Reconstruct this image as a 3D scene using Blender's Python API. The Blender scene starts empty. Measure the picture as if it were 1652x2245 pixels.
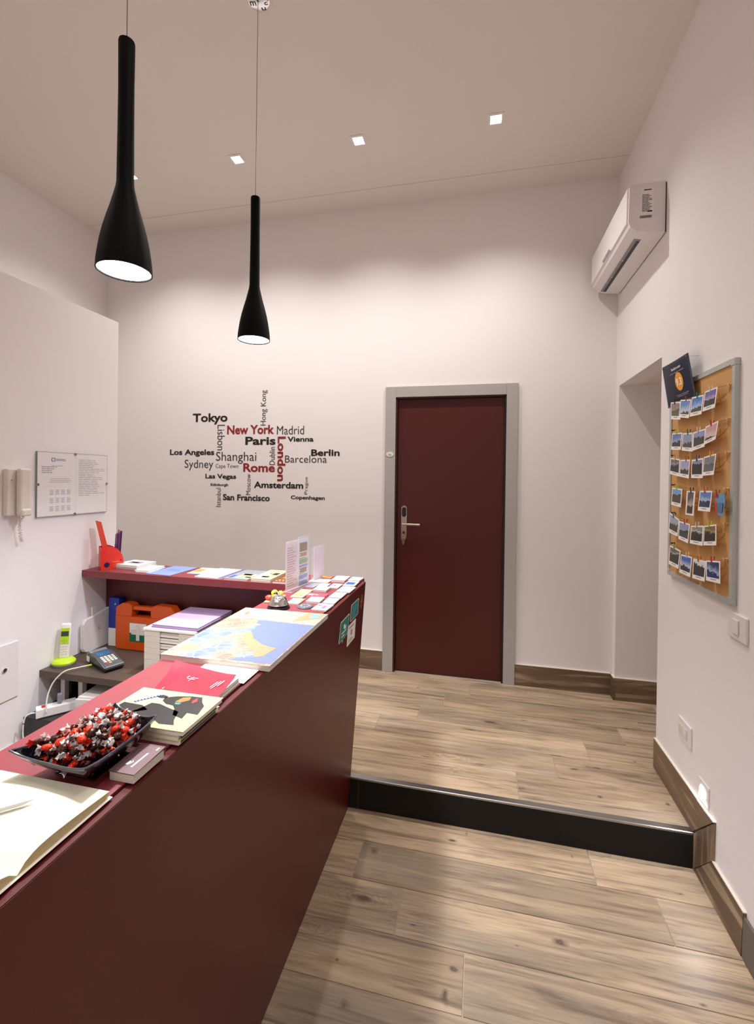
import bpy, bmesh, math, random
from mathutils import Vector, Matrix
random.seed(7)
sc = bpy.context.scene
COL = sc.collection
PI = math.pi

# ------------------------------------------------------------------ camera
cam_d = bpy.data.cameras.new('camera')
cam = bpy.data.objects.new('camera', cam_d); COL.objects.link(cam)
cam_d.sensor_fit = 'HORIZONTAL'; cam_d.sensor_width = 36.0
cam_d.lens = 996.41 / 1652 * 36.0
cam_d.shift_x = 0.0
cam_d.shift_y = -(1122.5 - 1052.31) / 1652
cam_d.clip_start = 0.02
_R = Vector((0.975228, 0.220807, 0.013185)); _F = Vector((-0.220772, 0.975317, -0.004080)); _U = Vector((-0.013761, 0.001068, 0.999905))
cam.matrix_world = Matrix(((_R.x, _U.x, -_F.x, 0), (_R.y, _U.y, -_F.y, 0), (_R.z, _U.z, -_F.z, 1.63168), (0, 0, 0, 1)))
sc.camera = cam

# ------------------------------------------------------------------ world, exposure
wd = bpy.data.worlds.new('world'); sc.world = wd; wd.use_nodes = True
wd.node_tree.nodes['Background'].inputs[0].default_value = (0.75, 0.78, 0.85, 1)
wd.node_tree.nodes['Background'].inputs[1].default_value = 0.3
sc.view_settings.view_transform = 'Standard'; sc.view_settings.look = 'None'
sc.view_settings.gamma = 1.0; sc.view_settings.use_curve_mapping = False
sc.view_settings.exposure = 0.22
try:
    sc.cycles.use_denoising = True
    sc.cycles.max_bounces = 10; sc.cycles.diffuse_bounces = 6
    sc.cycles.sample_clamp_indirect = 6
except Exception:
    pass

WARM = (1.0, 0.95, 0.895)
COOL = (0.93, 0.93, 1.0)
def lamp(name, kind, loc, energy, color, **kw):
    d = bpy.data.lights.new(name, kind); d.energy = energy; d.color = color
    for k, v in kw.items(): setattr(d, k, v)
    o = bpy.data.objects.new(name, d); COL.objects.link(o); o.location = loc
    return o
# recessed ceiling spots: the row in view, and unseen rows added further back to light the room
SPOT_X = (-2.42, -1.595, -0.765, 0.062)
for x in SPOT_X:
    lamp('spot_light', 'SPOT', (x, 2.735, 3.715), 58, WARM, spot_size=math.radians(128), spot_blend=1.0, shadow_soft_size=0.025)
for y in (0.95, -0.75, -1.9):
    for x in SPOT_X:
        if y > 0 and -2 < x < 0: continue          # the pendants hang there instead
        lamp('spot_light', 'SPOT', (x, y, 3.715), 29, WARM, spot_size=math.radians(122), spot_blend=1.0, shadow_soft_size=0.03)
lamp('spot_light', 'SPOT', (1.9, 2.95, 2.25), 5, WARM, spot_size=math.radians(140), spot_blend=0.9, shadow_soft_size=0.03)

# ------------------------------------------------------------------ materials
def srgb(h):
    if isinstance(h, str):
        c = [int(h[i:i+2], 16)/255 for i in (0, 2, 4)]
    else:
        c = h
    return tuple(((v/12.92) if v <= 0.04045 else ((v+0.055)/1.055)**2.4) for v in c) + (1,)
def mat(name, col, rough=0.5, metal=0.0, spec=0.5, vary=0.04, vscale=30, bump=0.0, bscale=200, emit=0.0, coat=0.0, ecol=None, alpha=None, trans=0.0):
    m = bpy.data.materials.new(name); m.use_nodes = True
    nt = m.node_tree; N = nt.nodes; L = nt.links
    b = N['Principled BSDF']
    c = srgb(col)
    tc = N.new('ShaderNodeTexCoord')
    no = N.new('ShaderNodeTexNoise'); no.inputs['Scale'].default_value = vscale; no.inputs['Detail'].default_value = 3
    L.new(tc.outputs['Object'], no.inputs['Vector'])
    mx = N.new('ShaderNodeMix'); mx.data_type = 'RGBA'
    mx.inputs[6].default_value = tuple(v*(1-vary) for v in c[:3]) + (1,)
    mx.inputs[7].default_value = tuple(min(1, v*(1+vary)) for v in c[:3]) + (1,)
    L.new(no.outputs['Fac'], mx.inputs[0]); L.new(mx.outputs[2], b.inputs['Base Color'])
    b.inputs['Roughness'].default_value = rough; b.inputs['Metallic'].default_value = metal
    b.inputs['Specular IOR Level'].default_value = spec
    b.inputs['Coat Weight'].default_value = coat; b.inputs['Coat Roughness'].default_value = 0.08
    if trans: b.inputs['Transmission Weight'].default_value = trans
    if alpha is not None: b.inputs['Alpha'].default_value = alpha
    if emit:
        b.inputs['Emission Color'].default_value = srgb(ecol) if ecol else c
        b.inputs['Emission Strength'].default_value = emit
    if bump:
        n2 = N.new('ShaderNodeTexNoise'); n2.inputs['Scale'].default_value = bscale; n2.inputs['Detail'].default_value = 2
        L.new(tc.outputs['Object'], n2.inputs['Vector'])
        bp = N.new('ShaderNodeBump'); bp.inputs['Strength'].default_value = bump; bp.inputs['Distance'].default_value = 0.002
        L.new(n2.outputs['Fac'], bp.inputs['Height']); L.new(bp.outputs['Normal'], b.inputs['Normal'])
    return m

def wood(name, light, mid, dark, rough=0.38, axis='X', contrast=1.0, knots=None):
    m = bpy.data.materials.new(name); m.use_nodes = True
    nt = m.node_tree; N = nt.nodes; L = nt.links; b = N['Principled BSDF']
    tc = N.new('ShaderNodeTexCoord'); oi = N.new('ShaderNodeObjectInfo')
    vm = N.new('ShaderNodeVectorMath'); vm.operation = 'MULTIPLY_ADD'
    cmb = N.new('ShaderNodeCombineXYZ')
    for i in range(3): L.new(oi.outputs['Random'], cmb.inputs[i])
    L.new(cmb.outputs[0], vm.inputs[0]); vm.inputs[1].default_value = (37.3, 21.7, 11.1); L.new(tc.outputs['Object'], vm.inputs[2])
    def mapped(s):
        mp = N.new('ShaderNodeMapping')
        mp.inputs['Scale'].default_value = s if axis == 'X' else ((s[1], s[0], s[2]) if axis == 'Y' else (s[1], s[1], s[0]))
        L.new(vm.outputs[0], mp.inputs[0]); return mp.outputs[0]
    def noise(s, detail=4, rough_=0.55, dist=0.0):
        n = N.new('ShaderNodeTexNoise'); n.inputs['Scale'].default_value = 1.0; n.inputs['Detail'].default_value = detail
        n.inputs['Roughness'].default_value = rough_; n.inputs['Distortion'].default_value = dist
        L.new(mapped(s), n.inputs['Vector']); return n.outputs['Fac']
    def ramp(f, p0, c0, p1, c1):
        r = N.new('ShaderNodeValToRGB'); r.color_ramp.elements[0].position = p0; r.color_ramp.elements[0].color = c0
        r.color_ramp.elements[1].position = p1; r.color_ramp.elements[1].color = c1; L.new(f, r.inputs[0]); return r.outputs[0]
    def mix(f, a, bb, typ='MIX', fac=None):
        x = N.new('ShaderNodeMix'); x.data_type = 'RGBA'; x.blend_type = typ
        if f is not None: L.new(f, x.inputs[0])
        else: x.inputs[0].default_value = fac
        for k, v in ((6, a), (7, bb)):
            if isinstance(v, tuple): x.inputs[k].default_value = v
            else: L.new(v, x.inputs[k])
        return x.outputs[2]
    W = (1, 1, 1, 1); K = (0, 0, 0, 1)
    broad = noise((1.6, 9, 9), 3, 0.5, 0.6)
    base = mix(ramp(broad, .36, K, .64, W), srgb(light), srgb(mid))
    grey = noise((0.9, 3.2, 3), 2, 0.5, 0.3)
    base = mix(ramp(grey, .46, K, .66, (.8, .8, .8, 1)), base, srgb(dark if isinstance(dark, str) else dark))
    # long darker streaks of grain
    st = noise((2.2, 46, 46), 5, 0.65, 1.2)
    base = mix(ramp(st, .50, K, .70, (.62*contrast,)*3 + (1,)), base, srgb('5e4838'))
    s2 = noise((1.1, 15, 15), 4, 0.6, 1.6)
    base = mix(ramp(s2, .54, K, .68, (.72*contrast,)*3 + (1,)), base, srgb('66564a'))
    s3 = noise((1.4, 18, 18), 3, 0.5, 1.0)
    base = mix(ramp(s3, .55, K, .72, (.55*contrast,)*3 + (1,)), base, srgb('dcc3a2'))
    fine = noise((9, 190, 190), 2, 0.5, 0)
    base = mix(ramp(fine, .45, K, .8, (.33*contrast,)*3 + (1,)), base, srgb('7d6550'))
    # knots: stretched cells, rings round their centres
    vo = N.new('ShaderNodeTexVoronoi'); vo.inputs['Scale'].default_value = 1.0
    L.new(mapped((1.5, 4.6, 4.6)), vo.inputs['Vector'])
    ns = noise((12, 26, 26), 3, .6)
    ad = N.new('ShaderNodeMath'); ad.operation = 'MULTIPLY_ADD'; L.new(ns, ad.inputs[0]); ad.inputs[1].default_value = 0.16; L.new(vo.outputs['Distance'], ad.inputs[2])
    kn = ramp(ad.outputs[0], .10, W, .17, K)
    base = mix(kn, base, srgb('4c3a2d'), 'MIX')
    sn = N.new('ShaderNodeMath'); sn.operation = 'SINE'
    ml = N.new('ShaderNodeMath'); ml.operation = 'MULTIPLY'; L.new(ad.outputs[0], ml.inputs[0]); ml.inputs[1].default_value = 150; L.new(ml.outputs[0], sn.inputs[0])
    near = ramp(ad.outputs[0], .16, (.40,)*3 + (1,), .34, K)
    rm = N.new('ShaderNodeMath'); rm.operation = 'MULTIPLY'; L.new(ramp(sn.outputs[0], .2, K, .9, W), rm.inputs[0]); L.new(near, rm.inputs[1])
    base = mix(rm.outputs[0], base, srgb('6b523f'))
    if knots:
        # knots of the tile print that catch the eye, at their places on the floor
        acc = None
        for (kx, ky, lx, ly) in knots:
            sb = N.new('ShaderNodeVectorMath'); sb.operation = 'SUBTRACT'; L.new(tc.outputs['Object'], sb.inputs[0]); sb.inputs[1].default_value = (kx, ky, 0)
            mu = N.new('ShaderNodeVectorMath'); mu.operation = 'MULTIPLY'; L.new(sb.outputs[0], mu.inputs[0]); mu.inputs[1].default_value = (1/lx, 1/ly, 0)
            le = N.new('ShaderNodeVectorMath'); le.operation = 'LENGTH'; L.new(mu.outputs[0], le.inputs[0])
            if acc is None: acc = le.outputs['Value']
            else:
                mi = N.new('ShaderNodeMath'); mi.operation = 'MINIMUM'; L.new(acc, mi.inputs[0]); L.new(le.outputs['Value'], mi.inputs[1]); acc = mi.outputs[0]
        wob = N.new('ShaderNodeTexNoise'); wob.inputs['Scale'].default_value = 22; wob.inputs['Detail'].default_value = 4; L.new(tc.outputs['Object'], wob.inputs['Vector'])
        ma = N.new('ShaderNodeMath'); ma.operation = 'MULTIPLY_ADD'; L.new(wob.outputs['Fac'], ma.inputs[0]); ma.inputs[1].default_value = 1.1; L.new(acc, ma.inputs[2])
        sn2 = N.new('ShaderNodeMath'); sn2.operation = 'SINE'; m9 = N.new('ShaderNodeMath'); m9.operation = 'MULTIPLY'; L.new(ma.outputs[0], m9.inputs[0]); m9.inputs[1].default_value = 13; L.new(m9.outputs[0], sn2.inputs[0])
        fall = ramp(ma.outputs[0], .7, (.62,)*3 + (1,), 4.6, K)
        rr2 = N.new('ShaderNodeMath'); rr2.operation = 'MULTIPLY'; L.new(ramp(sn2.outputs[0], .1, K, .9, W), rr2.inputs[0]); L.new(fall, rr2.inputs[1])
        base = mix(rr2.outputs[0], base, srgb('6f5a46'))
        base = mix(ramp(ma.outputs[0], .60, (.72,)*3 + (1,), 1.25, K), base, srgb('4a4038'))
    # plank to plank difference
    hs = N.new('ShaderNodeHueSaturation')
    mr = N.new('ShaderNodeMapRange'); L.new(oi.outputs['Random'], mr.inputs[0]); mr.inputs[3].default_value = 0.90; mr.inputs[4].default_value = 1.10
    L.new(mr.outputs[0], hs.inputs['Value']); L.new(base, hs.inputs['Color'])
    L.new(hs.outputs[0], b.inputs['Base Color'])
    b.inputs['Roughness'].default_value = rough
    bp = N.new('ShaderNodeBump'); bp.inputs['Strength'].default_value = 0.25; bp.inputs['Distance'].default_value = 0.001
    L.new(st, bp.inputs['Height']); L.new(bp.outputs['Normal'], b.inputs['Normal'])
    return m

KNOTS = [(-0.102, 2.075, 0.07, 0.018), (-0.037, 2.125, 0.02, 0.04), (0.41, 2.11, 0.025, 0.03), (-0.433, 1.935, 0.06, 0.045), (-0.34, 1.642, 0.08, 0.012), (0.8, 2.02, 0.07, 0.014), (0.7, 1.607, 0.03, 0.014), (-0.449, 1.469, 0.02, 0.02), (-0.085, 1.452, 0.03, 0.07), (-0.06, 1.53, 0.05, 0.02), (0.3, 1.708, 0.055, 0.034), (-0.39, 1.345, 0.055, 0.04), (-0.214, 1.648, 0.09, 0.012), (0.15, 1.66, 0.02, 0.01), (-0.04, 2.743, 0.16, 0.018), (0.286, 2.932, 0.04, 0.014), (0.593, 3.018, 0.05, 0.014), (0.819, 2.642, 0.03, 0.014), (0.6, 2.535, 0.22, 0.02), (0.5, 2.5, 0.08, 0.02), (0.569, 2.31, 0.028, 0.022), (0.862, 2.331, 0.026, 0.022), (0.875, 2.984, 0.04, 0.014), (-0.405, 3.206, 0.05, 0.014), (0.42, 2.6, 0.12, 0.008), (-0.25, 2.42, 0.14, 0.01)]
M = {}
M['wall'] = mat('wall_paint', 'eeeaea', 0.85, vary=0.015, vscale=3, bump=0.10, bscale=140)
M['ceil'] = mat('ceiling_paint', 'e8e1d9', 0.9, vary=0.01, vscale=2)
M['joint'] = mat('ceiling_joint_filler', 'b9aea4', 0.9)
M['grout'] = mat('tile_grout', 'b7a692', 0.9, bump=0.2)
M['plank'] = wood('wood_look_porcelain', 'cbb497', 'ad977c', '928878', knots=KNOTS)
M['bbwood'] = wood('wood_look_baseboard', '806850', '6a543f', '594a3b', 0.55)
M['bbwoodz'] = wood('wood_look_baseboard_upright', '806850', '6a543f', '594a3b', 0.55, 'Z')
M['bbwoody'] = wood('wood_look_baseboard_along', '806850', '6a543f', '594a3b', 0.55, 'Y')
M['bbgrey'] = mat('grey_baseboard_tile', '6f675e', 0.7, vary=0.1, vscale=12)
M['cap'] = mat('white_sealant', 'efe6da', 0.6)
M['riser'] = mat('black_riser_tile', '191817', 0.7, spec=0.25, vary=0.25, vscale=9, bump=0.1, bscale=60)
M['alu'] = mat('brushed_aluminium', 'b5b5b6', 0.32, 1.0, vary=0.03, vscale=60)
M['frame'] = mat('satin_grey_door_frame', 'b6b5b3', 0.42, 0.25, vary=0.03, vscale=5)
M['door'] = mat('dark_red_door_lacquer', '4a0f0b', 0.42, vary=0.05, vscale=4)
M['doorlip'] = mat('door_lining', '3d100e', 0.5)
M['steel'] = mat('satin_steel', 'b8ada0', 0.28, 1.0)
M['black'] = mat('black_plastic', '121212', 0.35)
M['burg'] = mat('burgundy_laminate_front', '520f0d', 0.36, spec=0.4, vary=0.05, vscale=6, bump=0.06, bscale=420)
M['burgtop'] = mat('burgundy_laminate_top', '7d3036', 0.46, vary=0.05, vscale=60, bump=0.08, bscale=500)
M['burgdark'] = mat('burgundy_laminate_back', '5a1416', 0.5, vary=0.06)
M['desk'] = mat('brown_desk_laminate', '52443a', 0.5, vary=0.08, vscale=40)
M['white'] = mat('white_plastic', 'e8e4e2', 0.4, vary=0.02)
M['offw'] = mat('ivory_plastic', 'ddd8cc', 0.42, vary=0.03)
M['paper'] = mat('white_paper', 'f2eeea', 0.8, vary=0.02)
M['paperg'] = mat('page_edges', 'd6d0c8', 0.9, vary=0.15, vscale=300)
M['cream'] = mat('cream_paper', 'fffdf4', 0.8, vary=0.02)
M['creamedge'] = mat('cream_page_edges', 'cdbd90', 0.9, vary=0.12, vscale=200)
M['ink'] = mat('dark_grey_print', '4a4a4e', 0.8)
M['inkb'] = mat('blue_print', '2a4fb0', 0.8)
M['inkl'] = mat('pale_grey_print', '9a96a0', 0.8)
M['inkr'] = mat('red_print', 'b23a3a', 0.8)
M['inko'] = mat('orange_print', 'd98a4a', 0.8)
M['decalk'] = mat('black_wall_vinyl', '121212', 0.6)
M['decalg'] = mat('grey_wall_vinyl', '2b2a2a', 0.6)
M['decalr'] = mat('red_wall_vinyl', '8c1c20', 0.6)
M['lampblk'] = mat('matt_black_shade', '040405', 0.6, spec=0.12, vary=0.1, vscale=200)
M['glow'] = mat('glowing_lamp_glass', 'ffffff', 0.4, emit=14, ecol='f4f3ff')
M['glow2'] = mat('glowing_spot_glass', 'ffffff', 0.4, emit=22, ecol='fffaf2')
M['chrome'] = mat('polished_chrome', 'e6e6e8', 0.08, 1.0, vary=0.02)
M['lilac'] = mat('lilac_paper', 'c6aed6', 0.75, vary=0.04)
M['lilacd'] = mat('deep_lilac_paper', '8a5aa8', 0.75, vary=0.04)
M['orange'] = mat('orange_plastic', 'd9560c', 0.42, vary=0.05, vscale=15, bump=0.1)
M['green'] = mat('first_aid_green', '0f6a4c', 0.5)
M['blue'] = mat('blue_plastic', '15329a', 0.45)
M['lime'] = mat('lime_plastic', 'b8dc1e', 0.3, vary=0.02)
M['screen'] = mat('grey_display', '3a4038', 0.3)
M['tscreen'] = mat('blue_display', '3f7098', 0.3)
M['dgrey'] = mat('dark_grey_plastic', '56585c', 0.4)
M['mgrey'] = mat('mid_grey_plastic', '86888e', 0.4)
M['redcard'] = mat('red_cardboard', 'd8240c', 0.45, vary=0.04, coat=0.2)
M['redcardd'] = mat('red_cardboard_back', 'c8402c', 0.5)
M['navy'] = mat('navy_blue_glossy_print', '0c1a4a', 0.28, vary=0.05)
M['yellow'] = mat('yellow_print', 'f0a81c', 0.5)
M['bframe'] = mat('board_frame_aluminium', 'bcc0be', 0.4, 0.2)
M['cork'] = mat('cork_sheet', 'd0a066', 0.9, vary=0.16, vscale=260, bump=0.3, bscale=300)
M['string'] = mat('jute_string', 'b98f55', 0.9)
M['teal'] = mat('teal_sticker', '23857a', 0.5, vary=0.06)
M['gold'] = mat('brown_gold_sticker', '6a3d10', 0.5)
M['rim'] = mat('rim_painted_highlight', '4a4c56', 0.18, coat=0.5)  # lighter grey paints in the lamp reflections along the bowl's rim
M['bowl'] = mat('glossy_black_melamine', '0a0c12', 0.10, coat=0.6)
M['foilr'] = mat('red_foil', 'f43a1c', 0.2, 0.5, vary=0.5, vscale=160, bump=1.0, bscale=420)
M['foilk'] = mat('dark_brown_foil', '472a22', 0.16, 0.75, vary=0.5, vscale=160, bump=1.0, bscale=260)
M['foils'] = mat('silvery_clear_wrapper', 'f6f0f2', 0.14, 0.6, vary=0.3, vscale=200, bump=1.0, bscale=260)
M['brown'] = mat('brown_soft_cover', '6a4c50', 0.5, vary=0.05)
M['redcover'] = mat('glossy_red_cover', 'd6465a', 0.35, vary=0.08, vscale=9)
M['magy'] = mat('pale_yellow_cover', 'cfcf8c', 0.3, vary=0.05)
M['magd'] = mat('black_figures_print', '1c1714', 0.35, vary=0.4, vscale=40)
M['mago'] = mat('orange_figure_print', 'e0703a', 0.35)
M['sea'] = mat('map_blue', '5f6cb8', 0.5, vary=0.02)
M['sand'] = mat('map_sand', 'a2805a', 0.5, vary=0.06, vscale=60)
M['mapc'] = mat('map_cream', '968f80', 0.5, vary=0.03)
M['cyan'] = mat('map_sky_blue', '6a9cc4', 0.5, vary=0.1)
M['mgreen'] = mat('map_green', '86c464', 0.5)
M['acr'] = mat('clear_acrylic', 'f4f6fa', 0.04, alpha=0.14)
M['toyy'] = mat('yellow_toy_resin', 'f0cf40', 0.4)
M['toyr'] = mat('red_toy_resin', 'd84a34', 0.4)
M['toyk'] = mat('black_toy_resin', '20201c', 0.4)
M['tan'] = mat('tan_board', 'e6bf86', 0.5)
M['pink'] = mat('pink_label', 'b8507a', 0.5)
M['violet'] = mat('purple_leaflet_print', '6a3a7c', 0.5, vary=0.5, vscale=60)
M['leafb'] = mat('periwinkle_leaflet', '7f95e4', 0.4, vary=0.05)
M['leafw'] = mat('pale_blue_leaflet', 'dfeaf6', 0.4, vary=0.06, vscale=30)
M['city'] = None
def city_map():
    m = bpy.data.materials.new('map_city_streets'); m.use_nodes = True
    N = m.node_tree.nodes; L = m.node_tree.links; b = N['Principled BSDF']
    tc = N.new('ShaderNodeTexCoord')
    v = N.new('ShaderNodeTexVoronoi'); v.inputs['Scale'].default_value = 85; v.feature = 'F1'; L.new(tc.outputs['Object'], v.inputs[0])
    n = N.new('ShaderNodeTexNoise'); n.inputs['Scale'].default_value = 9; n.inputs['Detail'].default_value = 3; L.new(tc.outputs['Object'], n.inputs[0])
    r = N.new('ShaderNodeValToRGB'); e = r.color_ramp.elements
    e[0].position = .3; e[0].color = srgb('596d98'); e[1].position = .72; e[1].color = srgb('947253')
    for p, c in ((.42, '6f7e91'), (.5, '82846c'), (.6, '8e6f63')):
        q = e.new(p); q.color = srgb(c)
    L.new(n.outputs['Fac'], r.inputs[0])
    mx = N.new('ShaderNodeMix'); mx.data_type = 'RGBA'; mx.inputs[0].default_value = 0.12; mx.blend_type = 'OVERLAY'
    L.new(r.outputs[0], mx.inputs[6]); L.new(v.outputs['Color'], mx.inputs[7])
    ve = N.new('ShaderNodeTexVoronoi'); ve.feature = 'DISTANCE_TO_EDGE'; ve.inputs['Scale'].default_value = 26; L.new(tc.outputs['Object'], ve.inputs[0])
    re = N.new('ShaderNodeValToRGB'); re.color_ramp.elements[0].position = .02; re.color_ramp.elements[0].color = (.8, .8, .8, 1); re.color_ramp.elements[1].position = .06; re.color_ramp.elements[1].color = (0, 0, 0, 1); L.new(ve.outputs['Distance'], re.inputs[0])
    m2 = N.new('ShaderNodeMix'); m2.data_type = 'RGBA'; L.new(re.outputs[0], m2.inputs[0]); L.new(mx.outputs[2], m2.inputs[6]); m2.inputs[7].default_value = srgb('d8a07c')
    L.new(m2.outputs[2], b.inputs['Base Color'])
    b.inputs['Roughness'].default_value = 0.5
    return m
M['city'] = city_map()

def photo_mat(name, top, midc, low, seed, split=0.5):
    m = bpy.data.materials.new(name); m.use_nodes = True
    N = m.node_tree.nodes; L = m.node_tree.links; b = N['Principled BSDF']
    tc = N.new('ShaderNodeTexCoord'); sp = N.new('ShaderNodeSeparateXYZ'); L.new(tc.outputs['Generated'], sp.inputs[0])
    mp = N.new('ShaderNodeMapping'); mp.inputs['Location'].default_value = (seed*3.1, seed*1.7, seed); mp.inputs['Scale'].default_value = (1, 3.2, 2.2); L.new(tc.outputs['Generated'], mp.inputs[0])
    n = N.new('ShaderNodeTexNoise'); n.inputs['Scale'].default_value = 1.6; n.inputs['Detail'].default_value = 4; L.new(mp.outputs[0], n.inputs[0])
    a = N.new('ShaderNodeMath'); a.operation = 'MULTIPLY_ADD'; L.new(n.outputs['Fac'], a.inputs[0]); a.inputs[1].default_value = 0.55; L.new(sp.outputs['Z'], a.inputs[2])
    r = N.new('ShaderNodeValToRGB'); e = r.color_ramp.elements
    s = split + 0.27
    e[0].position = s-0.22; e[0].color = srgb(low); e[1].position = min(0.99, s+0.45); e[1].color = srgb(top)
    q = e.new(s); q.color = tuple(0.6*x for x in srgb(low)[:3]) + (1,); q = e.new(s+0.03); q.color = srgb(midc)
    L.new(a.outputs[0], r.inputs[0]); L.new(r.outputs[0], b.inputs['Base Color']); b.inputs['Roughness'].default_value = 0.3
    return m

# ------------------------------------------------------------------ builders
def BM(): return bmesh.new()
def add_box(bm, x0, x1, y0, y1, z0, z1, bevel=0.0, seg=2, mtx=None):
    v = [bm.verts.new((x, y, z)) for x in (x0, x1) for y in (y0, y1) for z in (z0, z1)]
    fs = [bm.faces.new([v[i] for i in q]) for q in ((0, 1, 3, 2), (4, 6, 7, 5), (0, 4, 5, 1), (2, 3, 7, 6), (0, 2, 6, 4), (1, 5, 7, 3))]
    if bevel:
        es = list({e for f in fs for e in f.edges})
        r = bmesh.ops.bevel(bm, geom=es, offset=bevel, segments=seg, profile=0.5, affect='EDGES', clamp_overlap=True)
        v = list({w for f in r['faces'] for w in f.verts} | {w for w in v if w.is_valid})
    if mtx is not None:
        bmesh.ops.transform(bm, matrix=mtx, verts=[w for w in v if w.is_valid])
    return bm
def add_poly(bm, pts, thick):
    """closed polygon (3D points) pushed along the vector thick"""
    t = Vector(thick); n = len(pts)
    a = [bm.verts.new(p) for p in pts]; b = [bm.verts.new(Vector(p)+t) for p in pts]
    bm.faces.new(a); bm.faces.new(b[::-1])
    for i in range(n): bm.faces.new((a[i], b[i], b[(i+1) % n], a[(i+1) % n]))
    return bm
def add_face(bm, pts): bm.faces.new([bm.verts.new(p) for p in pts]); return bm
def add_lathe(bm, c, prof, seg=40, cap0=False, cap1=False, sx=1, sy=1):
    rings = []
    for r, z in prof:
        rings.append([bm.verts.new((c[0]+r*sx*math.cos(2*PI*k/seg), c[1]+r*sy*math.sin(2*PI*k/seg), c[2]+z)) for k in range(seg)])
    for a, b in zip(rings, rings[1:]):
        for k in range(seg): bm.faces.new((a[k], a[(k+1) % seg], b[(k+1) % seg], b[k]))
    if cap0: bm.faces.new(rings[0][::-1])
    if cap1: bm.faces.new(rings[-1])
    return bm
def add_tube(bm, pts, r, seg=8):
    pts = [Vector(p) for p in pts]; rings = []; up = Vector((0, 0, 1))
    for i, p in enumerate(pts):
        t = (pts[min(i+1, len(pts)-1)] - pts[max(i-1, 0)]).normalized()
        u = up.cross(t)
        if u.length < 0.1: u = Vector((1, 0, 0)).cross(t)
        u.normalize(); w = t.cross(u)
        rr = r[i] if isinstance(r, (list, tuple)) else r
        rings.append([bm.verts.new(p + rr*(u*math.cos(2*PI*k/seg) + w*math.sin(2*PI*k/seg))) for k in range(seg)])
    for a, b in zip(rings, rings[1:]):
        for k in range(seg): bm.faces.new((a[k], a[(k+1) % seg], b[(k+1) % seg], b[k]))
    bm.faces.new(rings[0][::-1]); bm.faces.new(rings[-1])
    return bm
def smooth_path(pts, n=8):
    P = [Vector(p) for p in pts]; out = []
    for i in range(len(P)-1):
        a, b, c, d = P[max(i-1, 0)], P[i], P[i+1], P[min(i+2, len(P)-1)]
        for k in range(n):
            t = k/n
            out.append(0.5*((2*b) + (c-a)*t + (2*a-5*b+4*c-d)*t*t + (3*b-a-3*c+d)*t**3))
    out.append(P[-1]); return out
def wloc(o):
    v = Vector((0, 0, 0))
    while o is not None: v += o.location; o = o.parent
    return v
def finish(bm, smooth=False):
    bmesh.ops.recalc_face_normals(bm, faces=bm.faces)
    if smooth:
        for f in bm.faces: f.smooth = True
    return bm
def obj(name, bm, material, parent=None, smooth=False, label=None, origin=None, recalc=True):
    """links ONE mesh object; vertices come in world coordinates"""
    if recalc: bmesh.ops.recalc_face_normals(bm, faces=bm.faces)
    if smooth:
        for f in bm.faces: f.smooth = True
    base = wloc(parent) if parent is not None else Vector((0, 0, 0))
    off = Vector(origin) if origin is not None else base
    bmesh.ops.translate(bm, vec=-off, verts=bm.verts)
    me = bpy.data.meshes.new(name); bm.to_mesh(me); bm.free()
    if smooth and smooth != 'all':
        try: me.set_sharp_from_angle(angle=math.radians(40))
        except Exception: pass
    o = bpy.data.objects.new(name, me); COL.objects.link(o)
    ms = material if isinstance(material, (list, tuple)) else [material]
    for m in ms: me.materials.append(m)
    o.parent = parent; o.location = off - base
    if label: o['label'] = label
    return o
def thing(name, label, cat, loc, group=None):
    o = bpy.data.objects.new(name, None); COL.objects.link(o); o.location = loc
    o.empty_display_size = 0.05
    o['label'] = label; o['category'] = cat
    if group: o['group'] = group
    return o
def tag(o, label, cat, group=None):
    o['label'] = label; o['category'] = cat
    if group: o['group'] = group
    return o
def struct(name, bm, m, parent=None, smooth=False):
    o = obj(name, bm, m, parent, smooth)
    if parent is None: o['kind'] = 'structure'
    return o
def quads(origin, u, v, rects, lift=0.0004):
    """flat print: rectangles (u0,v0,u1,v1) in metres on the plane origin,u,v"""
    bm = BM(); o = Vector(origin); u = Vector(u).normalized(); v = Vector(v).normalized(); n = u.cross(v)*lift
    for a, b, c, d in rects:
        add_face(bm, [o+u*a+v*b+n, o+u*c+v*b+n, o+u*c+v*d+n, o+u*a+v*d+n])
    return bm
def text_rects(w, h, rows, rnd, x0=0.08, x1=0.92, fill=0.45, words=4):
    out = []
    for i in range(rows):
        v = h*(0.92 - 0.84*(i+0.5)/rows); t = h*0.84/rows*fill/2; x = w*x0
        end = w*(x0+(x1-x0)*rnd.uniform(.55, 1))
        while x < end - w*0.03:
            l = w*(x1-x0)/words*rnd.uniform(.5, 1.1); e = min(end, x+l)
            out.append((x, v-t, e, v+t)); x = e + w*0.025
    return out
_fc = {}
def text_bm(s, bold=0.0, extr=0.0):
    key = (s, bold, extr)
    cu = bpy.data.curves.new('t', 'FONT'); cu.body = s; cu.size = 1.0; cu.offset = bold; cu.extrude = extr; cu.resolution_u = 3
    to = bpy.data.objects.new('t', cu); COL.objects.link(to)
    dg = bpy.context.evaluated_depsgraph_get(); dg.update()
    me = bpy.data.meshes.new_from_object(to.evaluated_get(dg))
    bm = BM(); bm.from_mesh(me)
    bpy.data.objects.remove(to); bpy.data.curves.remove(cu); bpy.data.meshes.remove(me)
    return bm
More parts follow.
